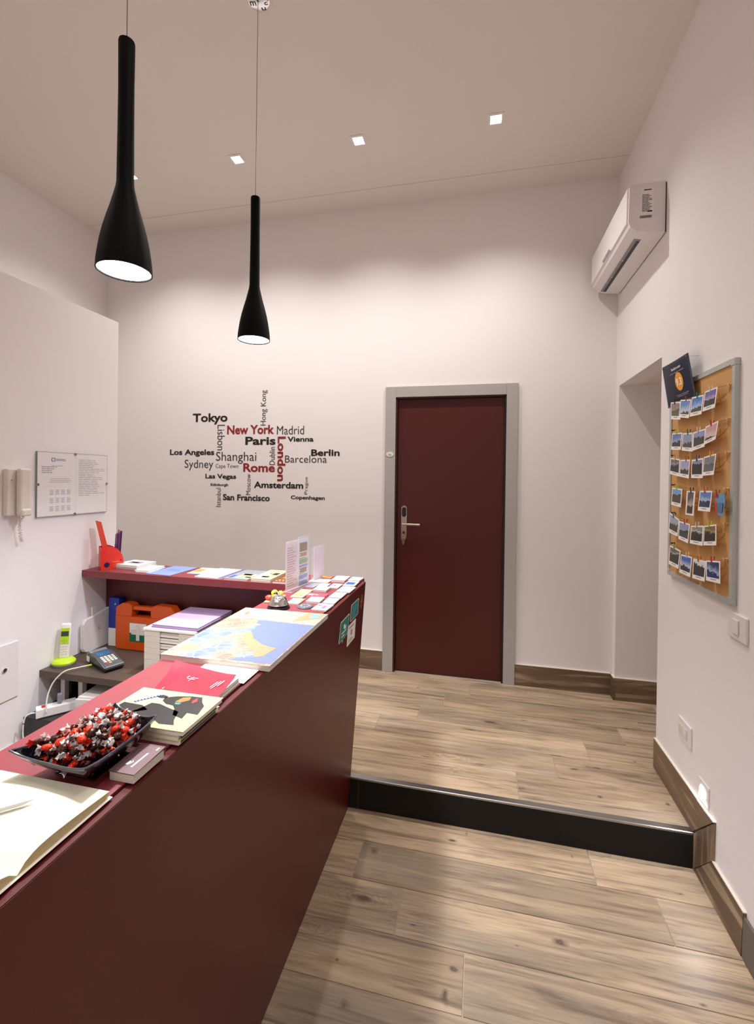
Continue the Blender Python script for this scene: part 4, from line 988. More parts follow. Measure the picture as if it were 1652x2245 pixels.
pts = [q+uu*(0.100+0.004*math.cos(a))+Vector((0, 0, 0.045+0.004*math.sin(a))) for a in [2*PI*i/12 for i in range(12)]]
obj('blue_dot', add_poly(BM(), pts, -vv*0.0008), M['navy'], s1)
bm = BM()
for a, b, c, d in [(.058, .022, .078, .026), (.082, .024, .104, .028), (.06, .012, .07, .015), (.074, .012, .098, .015), (.055, .036, .09, .041)]:
    add_face(bm, [q-vv*0.0006+uu*a+Vector((0, 0, b)), q-vv*0.0006+uu*c+Vector((0, 0, b)), q-vv*0.0006+uu*c+Vector((0, 0, d)), q-vv*0.0006+uu*a+Vector((0, 0, d))])
obj('printing', bm, M['mago'], s1)
for k in range(5):
    o_ = b1+uu*(0.070+0.0062*k)+vv*(0.010+0.002*(k % 2)); hgt = 0.185+0.016*(k == 2)+0.004*k
    l = thing('leaflet', ['first', 'second', 'tallest middle', 'fourth', 'last'][k]+' purple leaflet standing in the red dispenser', 'leaflet', (o_.x, o_.y, ZT+0.004), 'purple leaflets in the red dispenser')
    obj('folded_sheet', add_poly(BM(), [o_+Vector((0, 0, .004)), o_+vv*.046+Vector((0, 0, .004)), o_+vv*.048+uu*0.012+Vector((0, 0, hgt)), o_+vv*.004+uu*0.012+Vector((0, 0, hgt))], uu*0.002), M['violet'] if k != 2 else M['pink'], l)

slab('leaflet_stack', 'thick stack of white printed booklets next to the red dispenser', 'booklets', -1.955, -1.795, 2.115, 2.255, ZT, 0.024, M['paper'], M['paperg'], prints=[('grey_picture', [(.035, .05, .12, .10)], M['inkl']), ('dark_print', [(.05, .065, .10, .085)], M['ink'])], layers=3, wob=0.003, rot=-0.08)
slab('loose_leaflets', 'loose white leaflets leaning at the foot of the white booklet stack', 'leaflets', -1.79, -1.705, 2.075, 2.215, ZT, 0.010, M['paper'], None, prints=[('printing', text_rects(.08, .13, 6, rr), M['inkl'])], layers=3, wob=0.006, rot=0.12, child='sheet')
slab('blue_leaflet', 'periwinkle blue leaflet lying flat on the counter wing', 'leaflet', -1.695, -1.540, 2.046, 2.262, ZT, 0.002, M['leafb'], None, prints=[('printing', [(.05, .12, .12, .125), (.05, .10, .13, .104)], M['inkb'])], rot=-0.06, child='sheet')
slab('orange_leaflet', 'white leaflet with an orange corner beside the blue leaflet', 'leaflet', -1.500, -1.405, 2.115, 2.262, ZT, 0.003, M['paper'], None, prints=[('orange_print', [(.005, .04, .05, .11)], M['inko'])], rot=0.05, child='sheet')
t = slab('pale_brochure', 'pale blue and white brochure with a dark blue spine edge', 'brochure', -1.400, -1.255, 2.040, 2.262, ZT, 0.006, M['leafw'], M['paper'], prints=[('pale_waves', [(.02, .10, .12, .106), (.03, .13, .13, .138), (.01, .17, .11, .174)], M['cyan']), ('dark_edge', [(.135, .0, .145, .222)], M['inkb'])], rot=-0.05)
slab('grey_magazine', 'grey magazine with a face on its cover, left of two more magazines', 'magazine', -1.235, -1.105, 2.038, 2.255, ZT, 0.008, M['mgrey'], M['paperg'], 'magazines on the counter wing', prints=[('blue_print', [(.01, .02, .03, .08)], M['inkb']), ('portrait', [(.045, .03, .12, .12)], M['tan']), ('dark_print', [(.05, .09, .1, .12), (.09, .04, .12, .06)], M['ink'])], rot=-0.03)
slab('portrait_magazine', 'stack of magazines with white and brown portrait cover, middle of three', 'magazine', -1.088, -0.985, 2.036, 2.255, ZT, 0.016, M['tan'], M['paperg'], 'magazines on the counter wing', prints=[('white_print', [(.005, .02, .05, .16)], M['paper']), ('dark_print', [(.03, .04, .07, .07), (.06, .1, .09, .15)], M['magd']), ('red_print', [(.04, .12, .055, .135)], M['inkr'])], layers=2, wob=0.003)
slab('patterned_magazine', 'rust-coloured patterned magazine partly behind the clear sign holder', 'magazine', -0.975, -0.872, 2.038, 2.25, ZT, 0.010, M['gold'], M['paperg'], 'magazines on the counter wing', prints=[('pale_pattern', [(.01+.018*i, .01, .02+.018*i, .016) for i in range(5)] + [(.02+.018*i, .03, .028+.018*i, .037) for i in range(4)], M['tan']), ('orange_print', [(.02, .07, .09, .18)], M['mago'])])

# ------------------------------------------------------------------ desk behind the counter
ZD = 0.675
t = thing('desk', 'dark brown wooden desk shelf in the corner behind the counter', 'desk', (-1.5, 1.95, 0))
obj('desk_top', add_box(BM(), XP+0.001, -0.87, 1.795, 2.195, ZD-0.033, ZD, bevel=0.002), M['desk'], t)
for x, zf in ((-2.02, 0.4985), (-1.915, 0.4985), (-0.95, 0.0005)):
    obj('leg', add_box(BM(), x-0.012, x+0.012, 1.87, 1.894, zf, ZD-0.0335), M['white'], t)
# first-aid case
t = thing('first_aid_case', 'orange plastic first-aid case with a white and green cross label', 'first aid case', (-1.75, 2.15, ZD))
fx0, fx1, fz0, fz1, fy0_, fy1_ = -1.945, -1.565, ZD+0.0005, 0.930, 2.118, 2.186
out = [(fx0, fz0+0.012), (fx0+0.012, fz0), (fx1-0.012, fz0), (fx1, fz0+0.012), (fx1, fz1-0.045), (fx1-0.030, fz1-0.004), (fx1-0.105, fz1), (fx1-0.125, fz1-0.022), (fx0+0.150, fz1-0.022), (fx0+0.130, fz1), (fx0+0.040, fz1-0.002), (fx0, fz1-0.028)]
bm = BM()
# front shell with a handle opening: pieces around the hole
hx0, hx1, hz0, hz1 = -1.842, -1.722, 0.866, 0.893
body = add_poly(BM(), [(x, fy0_+0.012, z) for x, z in [(fx0+.004, fz0+.01), (fx0+.014, fz0), (fx1-.014, fz0), (fx1-.004, fz0+.01), (fx1-.004, .855), (fx0+.004, .855)]], (0, fy1_-fy0_-0.012, 0))
obj('rear_shell', body, M['orange'], t)
bm = BM()
add_poly(bm, [(x, fy0_, z) for x, z in [(fx0, fz0+.012), (fx0+.012, fz0), (fx1-.012, fz0), (fx1, fz0+.012), (fx1, hz0-.008), (fx0, hz0-.008)]], (0, 0.020, 0))
es = [e_ for e_ in bm.edges if all(abs(v.co.y-fy0_) < 1e-5 for v in e_.verts)]
bmesh.ops.bevel(bm, geom=es, offset=0.005, segments=3, affect='EDGES')
obj('front_shell', bm, M['orange'], t)
bm = BM()
add_poly(bm, [(x, fy0_+0.004, z) for x, z in [(fx0, hz0-.009), (hx0, hz0-.009), (hx0, hz1), (hx0+0.006, fz1-.014), (hx0-0.015, fz1), (fx0+.040, fz1-.002), (fx0, fz1-.028)]], (0, 0.052, 0))
bmesh.ops.bevel(bm, geom=bm.edges[:], offset=0.003, segments=2, affect='EDGES'); obj('left_shoulder', bm, M['orange'], t)
bm = BM()
add_poly(bm, [(x, fy0_+0.004, z) for x, z in [(hx1, hz0-.009), (fx1, hz0-.009), (fx1, fz1-.045), (fx1-.03, fz1-.004), (hx1+.03, fz1), (hx1+.004, fz1-.014), (hx1, hz1)]], (0, 0.052, 0))
bmesh.ops.bevel(bm, geom=bm.edges[:], offset=0.003, segments=2, affect='EDGES'); obj('right_shoulder', bm, M['orange'], t)
obj('handle', add_box(BM(), hx0-0.004, hx1+0.004, fy0_+0.010, fy0_+0.040, hz1, hz1+0.022, bevel=0.005, seg=3), M['orange'], t)
lb = obj('label_white', add_box(BM(), -1.850, -1.745, fy0_-0.0006, fy0_-0.0001, 0.725, 0.825), M['paper'], t)
obj('label_green', add_box(BM(), -1.850, -1.745, fy0_-0.0012, fy0_-0.0007, 0.725, 0.772), M['green'], lb)
obj('label_cross', add_poly(BM(), [(x, fy0_-0.0013, z) for x, z in [(-1.808, .732), (-1.787, .732), (-1.787, .764), (-1.756, .764), (-1.756, .786), (-1.787, .786), (-1.787, .813), (-1.808, .813), (-1.808, .786), (-1.838, .786), (-1.838, .764), (-1.808, .764)]], (0, -0.0005, 0)), M['white'], lb)
obj('cross_outline', quads((-1.838, fy0_-0.0014, .786), (1, 0, 0), (0, 0, 1), [(0, 0, .03, .0012), (.03, 0, .0312, .027), (.03, .027, .051, .0282), (.0505, 0, .0517, .027), (.0505, 0, .082, .0012)], 0.0), M['inkl'], lb)
# blue box file
t = thing('box_file', 'dark blue box file with a white lower part behind the orange case', 'box file', (-1.975, 2.17, ZD))
bf = obj('file_body', add_box(BM(), -2.016, -1.949, 2.150, 2.194, ZD+0.0005, 0.944, bevel=0.002), M['blue'], t)
obj('white_band', add_box(BM(), -2.0165, -1.9485, 2.1493, 2.1498, ZD+0.001, 0.775), M['paper'], t)
obj('white_letter', fit_text('A', (-1.978, 2.1496, 0.905), (1, 0, 0), (0, 0, 1), .010, .012, 0.02), M['paper'], t)
# internet router
t = thing('wifi_router', 'white rounded router leaning against the partition, small ring emblem', 'router', (-2.045, 2.10, ZD))
def rrect_yz(y0, y1, z0, z1, rs, x):
    out = []
    for (cy_, cz_, a0, r_) in ((y1-rs[0], z1-rs[0], 0, rs[0]), (y0+rs[1], z1-rs[1]-0.030, 90, rs[1]), (y0+rs[2], z0+rs[2], 180, rs[2]), (y1-rs[3], z0+rs[3], 270, rs[3])):
        for i in range(6):
            a = math.radians(a0+i*18); out.append((x, cy_+r_*math.cos(a), cz_+r_*math.sin(a)))
    return out
bm = add_poly(BM(), rrect_yz(2.010, 2.190, ZD+0.001, 0.880, (0.006, 0.022, 0.026, 0.006), -2.062), (0.020, 0, 0))
bmesh.ops.bevel(bm, geom=[e_ for e_ in bm.edges if abs(e_.verts[0].co.x-e_.verts[1].co.x) < 1e-6], offset=0.004, segments=3, affect='EDGES')
obj('casing', bm, M['white'], t)
obj('rear_lip', add_box(BM(), -2.074, -2.0625, 2.03, 2.186, ZD+0.001, 0.84), M['white'], t)
bm = BM(); add_tube(bm, [(-2.0412, 2.114+0.0065*math.cos(a), 0.785+0.009*math.sin(a)) for a in [0.6+5.2*i/18 for i in range(19)]], 0.0015, 6); obj('ring_emblem', bm, M['mgrey'], t)
obj('antenna_tab', add_box(BM(), -2.060, -2.052, 2.075, 2.108, 0.86, 0.905, bevel=0.003), M['white'], t)
# cordless phone
t = thing('cordless_phone', 'white and lime cordless handset standing upright in its lime base', 'phone', (-2.01, 1.88, ZD))
px, py = -2.022, 1.876
bm = BM(); add_lathe(bm, (px, py, ZD), [(0.0, 0.0005), (0.050, 0.0005), (0.052, 0.006)], 32, sx=1, sy=.9); add_lathe(bm, (px, py, ZD), [(0.052, 0.006), (0.054, 0.012)], 32, sx=1, sy=.9)
obj('base_foot', bm, M['mgrey'], t, smooth=True)
bm = BM(); add_lathe(bm, (px, py, ZD), [(0.054, 0.012), (0.055, 0.020), (0.046, 0.030), (0.022, 0.034), (0.0, 0.035)], 32, sx=1, sy=.9); obj('charging_base', bm, M['lime'], t, smooth=True)
hp = Matrix.Translation((px-0.002, py+0.004, ZD+0.030)) @ Matrix.Rotation(0.45, 4, 'Z') @ Matrix.Rotation(math.radians(-8), 4, 'X')
def hb(x0, x1, y0, y1, z0, z1, bev): 
    b_ = add_box(BM(), x0, x1, y0, y1, z0, z1, bevel=bev, seg=4); bmesh.ops.transform(b_, matrix=hp, verts=b_.verts); return b_
hs = obj('handset', hb(-0.0235, 0.0235, -0.010, 0.012, 0.0, 0.172, 0.0095), M['white'], t, smooth=True)
obj('lime_panel', hb(-0.0195, 0.0195, -0.0116, -0.0098, 0.072, 0.150, 0.0008), M['lime'], hs)
obj('display', hb(-0.0165, 0.0165, -0.0128, -0.0117, 0.110, 0.134, 0.0004), M['screen'], hs)
bm = BM()
for r_ in range(4):
    for c_ in range(3): add_box(bm, -0.014+c_*0.0105, -0.007+c_*0.0105, -0.0118, -0.0098, 0.022+r_*0.012, 0.028+r_*0.012)
bmesh.ops.transform(bm, matrix=hp, verts=bm.verts); kp = obj('keypad', bm, M['offw'], hs)
bm = BM()
for dx, dz in ((0, .092), (-.010, .088), (.010, .088), (0, .080)): add_box(bm, dx-.003, dx+.003, -0.0128, -0.0115, dz-.003, dz+.003)
bmesh.ops.transform(bm, matrix=hp, verts=bm.verts); obj('navigation_keys', bm, M['mgreen'], hs)
# card terminal
t = thing('card_terminal', 'grey card payment terminal with a blue display on the brown desk', 'card terminal', (-1.81, 1.925, ZD))
tm = Matrix.Translation((-1.812, 1.918, ZD)) @ Matrix.Rotation(math.radians(-24), 4, 'Z')
def tb(pts, y0, y1, bev=0.004):
    b_ = add_poly(BM(), [(x, y0, z) for x, z in pts], (0, y1-y0, 0))
    if bev: bmesh.ops.bevel(b_, geom=b_.edges[:], offset=bev, segments=3, affect='EDGES')
    bmesh.ops.transform(b_, matrix=tm, verts=b_.verts); return b_
obj('lower_body', tb([(-.105, .0005), (.085, .0005), (.098, .010), (.10, .018), (-.02, .030), (-.105, .030)], -.043, .043, .003), M['black'], t)
bd = obj('upper_body', tb([(-.108, .018), (-.02, .026), (.092, .016), (.104, .022), (.098, .030), (-.012, .052), (-.07, .058), (-.108, .046)], -.046, .046, .005), M['dgrey'], t, smooth=True)
bm = BM(); add_tube(bm, [(-.098, -.040, .032), (-.098, .040, .032)], 0.028, 20); bmesh.ops.transform(bm, matrix=tm, verts=bm.verts); obj('paper_roll_cover', bm, M['mgrey'], t, smooth=True)
def tq(x0, x1, y0, y1, lift=0.001):
    def zz(x): return (0.052 - (x+.012)*0.2 if x > -.012 else 0.052 + (-.012-x)*0.1034) + lift
    return [(x0, y0, zz(x0)), (x1, y0, zz(x1)), (x1, y1, zz(x1)), (x0, y1, zz(x0))]
def tface(lst, up=0.0015):
    bm = BM()
    for q_ in lst: add_poly(bm, q_, (0, 0, up))
    bmesh.ops.transform(bm, matrix=tm, verts=bm.verts); return bm
obj('display', tface([tq(-.058, -.014, -.030, .030, -0.0004)]), M['tscreen'], bd)
keys = [tq(.004+.0145*i, .0135+.0145*i, -.030+.0165*j, -.018+.0165*j) for i in range(4) for j in range(4)]
obj('keypad', tface(keys), M['offw'], bd)
obj('red_key', tface([tq(.064, .074, -.030, -.018)]), M['inkr'], bd)
obj('yellow_key', tface([tq(.064, .074, -.0135, -.0015)]), M['yellow'], bd)
obj('green_key', tface([tq(.064, .074, .003, .015)]), M['teal'], bd)
bm = add_box(BM(), -.104, -.074, -.0475, -.0462, .014, .040); bmesh.ops.transform(bm, matrix=tm, verts=bm.verts); obj('serial_label', bm, M['paper'], t)
# cable
t = thing('network_cable', 'pale cable with a yellow plug running from the card terminal to the power strip', 'cable', (-1.86, 1.84, ZD))
cp = smooth_path([(-1.872, 1.870, ZD+0.014), (-1.892, 1.835, ZD+0.016), (-1.925, 1.79, ZD+0.012), (-1.955, 1.762, ZD-0.028), (-1.962, 1.74, ZD-0.075), (-1.955, 1.725, 0.56), (-1.948, 1.718, 0.525)], 8)
bm = BM(); add_tube(bm, cp, 0.0032, 8); obj('cord', bm, M['offw'], t, smooth=True)
bm = BM(); add_tube(bm, [(-1.863, 1.884, ZD+0.013), (-1.872, 1.870, ZD+0.014)], 0.0042, 8); obj('yellow_plug', bm, M['lime'], t, smooth=True)
# letter trays
TX0, TX1, TY0, TY1 = -1.545, -1.275, 1.862, 2.175
for k in range(8):
    z0 = ZD + 0.0005 + k*0.0275
    lab = ('bottom', 'second', 'third', 'fourth', 'fifth', 'sixth', 'seventh', 'top')[k]
    t = thing('letter_tray', f'grey-white stackable letter tray, {lab} of the stack of eight', 'tray', ((TX0+TX1)/2, TY0, z0), 'stacked letter trays on the desk')
    sh = obj('tray_floor', add_box(BM(), TX0, TX1, TY0+0.004, TY1, z0, z0+0.002), M['offw'], t)
    for a, b in ((TX0, TX0+0.085), (TX1-0.085, TX1)):
        obj('front_wing', add_box(BM(), a, b, TY0, TY0+0.0035, z0, z0+0.0268, bevel=0.0008, seg=1), M['offw'], t)
    for a in (TX0, TX1-0.003): obj('side_wall', add_box(BM(), a, a+0.003, TY0+0.004, TY1, z0+0.0022, z0+0.0268), M['offw'], t)
    if k in (1, 2, 4, 5, 6, 7):
        p = thing('paper_stack', f'white papers inside the {lab} letter tray', 'papers', ((TX0+TX1)/2, TY0+0.1, z0+0.002), 'papers in the letter trays')
        for i in range(3):
            dx = rr.uniform(-.005, .005)
            obj('sheet_bundle', add_box(BM(), TX0+0.022+dx, TX1-0.022+dx, TY0+0.006-rr.uniform(0, .012)*0, TY1-0.03, z0+0.0024+i*0.0062, z0+0.0024+(i+1)*0.0062-0.0007), M['paper'] if i != 1 else M['paperg'], p)
zl = ZD + 8*0.0275 + 0.0015
t = thing('folder', 'cream cardboard folder lying on the letter trays under the lilac papers', 'folder', (-1.41, 2.02, zl))
obj('folder_sheet', add_box(BM(), TX0-0.004, TX1+0.006, TY0-0.004, TY1-0.006, zl, zl+0.010, bevel=0.001, seg=1), M['cream'], t)
t = thing('lilac_papers', 'pile of lilac paper sheets on top of the letter trays', 'papers', (-1.40, 2.02, zl+0.010))
for i in range(6):
    dx, dy = rr.uniform(-.006, .006), rr.uniform(-.003, .004)
    obj('sheet', add_box(BM(), -1.515+dx, -1.268+dx, 1.872+dy, 2.168+dy, zl+0.0103+i*0.003, zl+0.0103+i*0.003+0.0026), M['lilac'] if i != 1 else M['lilacd'], t)
# low cabinet, power strip, paper box, cables under the desk
t = thing('low_cabinet', 'dark low cabinet in the shade under the brown desk', 'cabinet', (-1.8, 1.90, 0))
obj('body', add_box(BM(), -2.06, -1.55, 1.70, 2.165, 0.003, 0.497, bevel=0.003), M['black'], t)
t = thing('power_strip', 'white power strip with a red switch under the desk', 'power strip', (-1.955, 1.765, 0.5))
pm = Matrix.Translation((-1.948, 1.772, 0.4985)) @ Matrix.Rotation(math.radians(50), 4, 'Z')
def pb(x0, x1, y0, y1, z0, z1, bev=0.002):
    b_ = add_box(BM(), x0, x1, y0, y1, z0, z1, bevel=bev); bmesh.ops.transform(b_, matrix=pm, verts=b_.verts); return b_
ps = obj('housing', pb(-.080, .078, -.026, .026, 0, .040, .003), M['white'], t)
obj('red_switch', pb(-.058, -.040, -.010, .010, .0402, .045, .002), M['inkr'], t)
for k in range(3): obj('socket', pb(-.015+.031*k, .010+.031*k, -.016, .016, .0402, .042, .001), M['offw'], t)
t = thing('plug_adapter', 'clear grey plug adapter standing in the power strip', 'plug', (-1.93, 1.79, 0.54))
obj('plug_body', pb(.002, .022, -.012, .012, .0425, .085, .003), M['mgrey'], t)
t = thing('extension_cable', 'white cord looping down from the end of the power strip', 'cable', (-2.0, 1.71, 0.52))
bm = BM(); add_tube(bm, smooth_path([(-1.998, 1.710, 0.520), (-2.018, 1.695, 0.518), (-2.032, 1.685, 0.50), (-2.035, 1.68, 0.44), (-2.02, 1.676, 0.36), (-2.0, 1.67, 0.2), (-1.99, 1.66, 0.006)], 8), 0.003, 8); obj('cord', bm, M['white'], t, smooth=True)
t = thing('cable_tangle', 'tangle of black cables and adapters hanging below the desk', 'cables', (-1.96, 1.93, 0.5))
rg = random.Random(4)
for k in range(7):
    x, y = -2.045+0.017*k, 2.0+rg.uniform(-.05, .05)
    pts = [(x, y, ZD-0.036)] + [(x+rg.uniform(-.02, .02), y+rg.uniform(-.05, .05), ZD-0.036-(0.135*j/4)) for j in range(1, 4)] + [(x, y, 0.502)]
    bm = BM(); add_tube(bm, smooth_path(pts, 6), 0.0032, 6); obj('cord', bm, M['black'], t, smooth=True)
for x, y, z in ((-2.03, 1.93, 0.5), (-1.985, 1.945, 0.5), (-1.94, 1.935, 0.5)):
    obj('adapter', add_box(BM(), x-.019, x+.019, y-.015, y+.02, 0.4985, 0.4985+.055+rg.uniform(0, .05), bevel=.004), M['black'], t)
t = thing('paper_box', 'white box of paper with a pink label under the desk', 'box', (-1.79, 1.90, 0.5))
xb = Matrix.Translation((-1.775, 1.885, 0.4985)) @ Matrix.Rotation(math.radians(8), 4, 'Z')
def xbx(x0, x1, y0, y1, z0, z1, bev=0.001):
    b_ = add_box(BM(), x0, x1, y0, y1, z0, z1, bevel=bev, seg=1); bmesh.ops.transform(b_, matrix=xb, verts=b_.verts); return b_
obj('box_body', xbx(-.085, .12, -.10, .14, 0, .072), M['white'], t)
obj('top_sheets', xbx(-.075, .12, -.095, .135, .0725, .083), M['paper'], t)
obj('pink_label', xbx(-.03, .05, -.1012, -.1004, .020, .060, 0), M['pink'], t)

# ================================================================== CORK BOARD AND PHOTOS
CB = (1.886, 2.462, 1.186, 2.086)
y0, y1, z0, z1 = CB
t = thing('cork_board', 'cork pin board in a grey aluminium frame on the right wall', 'pin board', (W, 2.17, 1.64))
obj('cork_sheet', add_box(BM(), W-0.012, W-0.001, y0+0.018, y1-0.018, z0+0.018, z1-0.018), M['cork'], t)
fw = 0.020
obj('frame_rail', add_box(BM(), W-0.018, W, y0, y0+fw, z0+0.028, z1-0.028), M['bframe'], t)
obj('frame_rail', add_box(BM(), W-0.018, W, y1-fw, y1, z0+0.028, z1-0.028), M['bframe'], t)
obj('frame_rail', add_box(BM(), W-0.018, W, y0+0.028, y1-0.028, z0, z0+fw), M['bframe'], t)
obj('frame_rail', add_box(BM(), W-0.018, W, y0+0.028, y1-0.028, z1-fw, z1), M['bframe'], t)
for a in (y0, y1-0.028):
    for b in (z0, z1-0.028): obj('corner_cap', add_box(BM(), W-0.0195, W, a, a+0.028, b, b+0.028, bevel=0.003), M['bframe'], t)

ROWS = [[[(2.403, 2.008), (2.293, 1.994), (2.277, 1.91), (2.381, 1.925)], [(2.293, 2.002), (2.185, 1.986), (2.191, 1.905), (2.294, 1.922)], [(2.182, 1.993), (2.076, 1.986), (2.079, 1.907), (2.188, 1.91)], [(2.066, 1.996), (1.965, 1.996), (1.97, 1.917), (2.071, 1.915)]], [[(2.379, 1.86), (2.271, 1.853), (2.268, 1.774), (2.376, 1.782)], [(2.264, 1.849), (2.168, 1.842), (2.15, 1.76), (2.258, 1.771)], [(2.165, 1.842), (2.053, 1.848), (2.048, 1.774), (2.153, 1.763)], [(2.056, 1.854), (1.954, 1.866), (1.961, 1.796), (2.056, 1.78)]], [[(2.393, 1.746), (2.29, 1.735), (2.28, 1.656), (2.39, 1.67)], [(2.283, 1.732), (2.188, 1.729), (2.182, 1.647), (2.277, 1.656)], [(2.175, 1.726), (2.073, 1.731), (2.06, 1.648), (2.164, 1.649)], [(2.065, 1.734), (1.967, 1.743), (1.971, 1.661), (2.063, 1.657)]], [[(2.369, 1.607), (2.261, 1.601), (2.258, 1.519), (2.365, 1.526)], [(2.215, 1.595), (2.133, 1.595), (2.133, 1.492), (2.211, 1.491)], [(2.096, 1.598), (1.994, 1.6), (1.997, 1.518), (2.1, 1.516)], [(1.971, 1.588), (1.887, 1.591), (1.905, 1.508), (1.956, 1.51)]], [[(2.393, 1.489), (2.286, 1.463), (2.287, 1.386), (2.389, 1.395)], [(2.286, 1.459), (2.178, 1.454), (2.179, 1.371), (2.278, 1.378)], [(2.173, 1.448), (2.059, 1.459), (2.053, 1.378), (2.167, 1.373)], [(2.056, 1.459), (1.958, 1.475), (1.943, 1.396), (2.046, 1.381)]], [[(2.387, 1.336), (2.268, 1.327), (2.273, 1.243), (2.383, 1.247)], [(2.263, 1.313), (2.153, 1.318), (2.154, 1.231), (2.264, 1.231)], [(2.146, 1.314), (2.034, 1.322), (2.031, 1.24), (2.139, 1.232)], [(2.034, 1.325), (1.926, 1.341), (1.909, 1.259), (2.018, 1.248)]]]
ENDS = [((2.412, 2.018), (1.914, 1.993)), ((2.410, 1.876), (1.919, 1.869)), ((2.412, 1.757), (1.924, 1.744)), ((2.402, 1.618), (1.929, 1.610)), ((2.400, 1.487), (1.928, 1.481)), ((2.396, 1.344), (1.926, 1.350))]
RN = ['top', 'second', 'third', 'fourth', 'fifth', 'bottom']
PN = ['far left', 'second', 'third', 'rightmost']
PIC = [
 [('a brown ruined facade', ('8d7a70', '9c8474', '5c5a38'), .45), ('trees under a blue sky', ('5f86c8', 'c8d4e4', '3c4a2c'), .22), ('a bay under blue sky', ('3f78c8', 'a8c8f0', '4a4a34'), .3), ('violet clouds over a dark hill', ('6a5ea0', 'b8a8d0', '2a2622'), .45)],
 [('a dusk sky over dark sea', ('5a74b8', '9aa8cc', '242a3c'), .4), ('a grey evening sky', ('8a94b8', '9a98a8', '4a4a40'), .35), ('a rocky outcrop', ('8a94c8', '8a8898', '3a3838'), .6), ('a pale striped sunset', ('c8a0a0', 'e0c8c8', '3a3036'), .2)],
 [('a dark gorge', ('a8a8b8', '6a6460', '2a2620'), .75), ('a misty slope', ('9aa4d0', 'b0b4c8', '3a3c38'), .35), ('a dark rock against sky', ('7a86c8', '8890b0', '20201e'), .7), ('a grey stormy sky', ('7c7e86', '8c8e94', '6a6a70'), .5)],
 [('a harbour town', ('6aa0dc', '9ab0c0', '4a4238'), .6), ('a tall narrow tower at sunset', ('58545c', 'c8b0a8', '3a3230'), .35), ('a blue mountain ridge', ('5c86cc', 'b4c4dc', '2c3c68'), .42), None],
 [('a grey hillside', ('9aa8cc', 'a8acb0', '44423c'), .45), ('a grey valley', ('8a98c4', '98a0ac', '3c3e40'), .5), ('a dark park with white steps', ('d8dcd8', '8a8c78', '1c2014'), .75), ('a shaded street with yellow light', ('b8a058', '7a6a48', '241e18'), .75)],
 [('a white waterfall in a gorge', ('c8ccd0', '6a6458', '2a2a22'), .8), ('a cloudy coast', ('3c68b8', 'c8d0e0', '26303c'), .32), ('a bright canyon gap', ('d8dce0', '6a6a60', '2c2c2a'), .65), ('deep blue ice', ('26386c', 'a8b8dc', '1c3878'), .35)],
]
PINC = [['black', 'inkr', 'teal', 'offw'], ['lime', 'green', 'offw', 'inkr'], ['offw', 'toyr', 'inkb', 'yellow'], ['lime', 'black', 'toyr', 'inkr'], ['green', 'inkr', 'offw', 'lime'], ['mgreen', 'offw', 'toyr', 'inkr']]
PCN = {'black': 'black', 'inkr': 'red', 'teal': 'teal', 'offw': 'ivory', 'lime': 'lime', 'green': 'dark green', 'toyr': 'coral', 'inkb': 'blue', 'yellow': 'yellow', 'mgreen': 'pale green'}
XS = 0.874
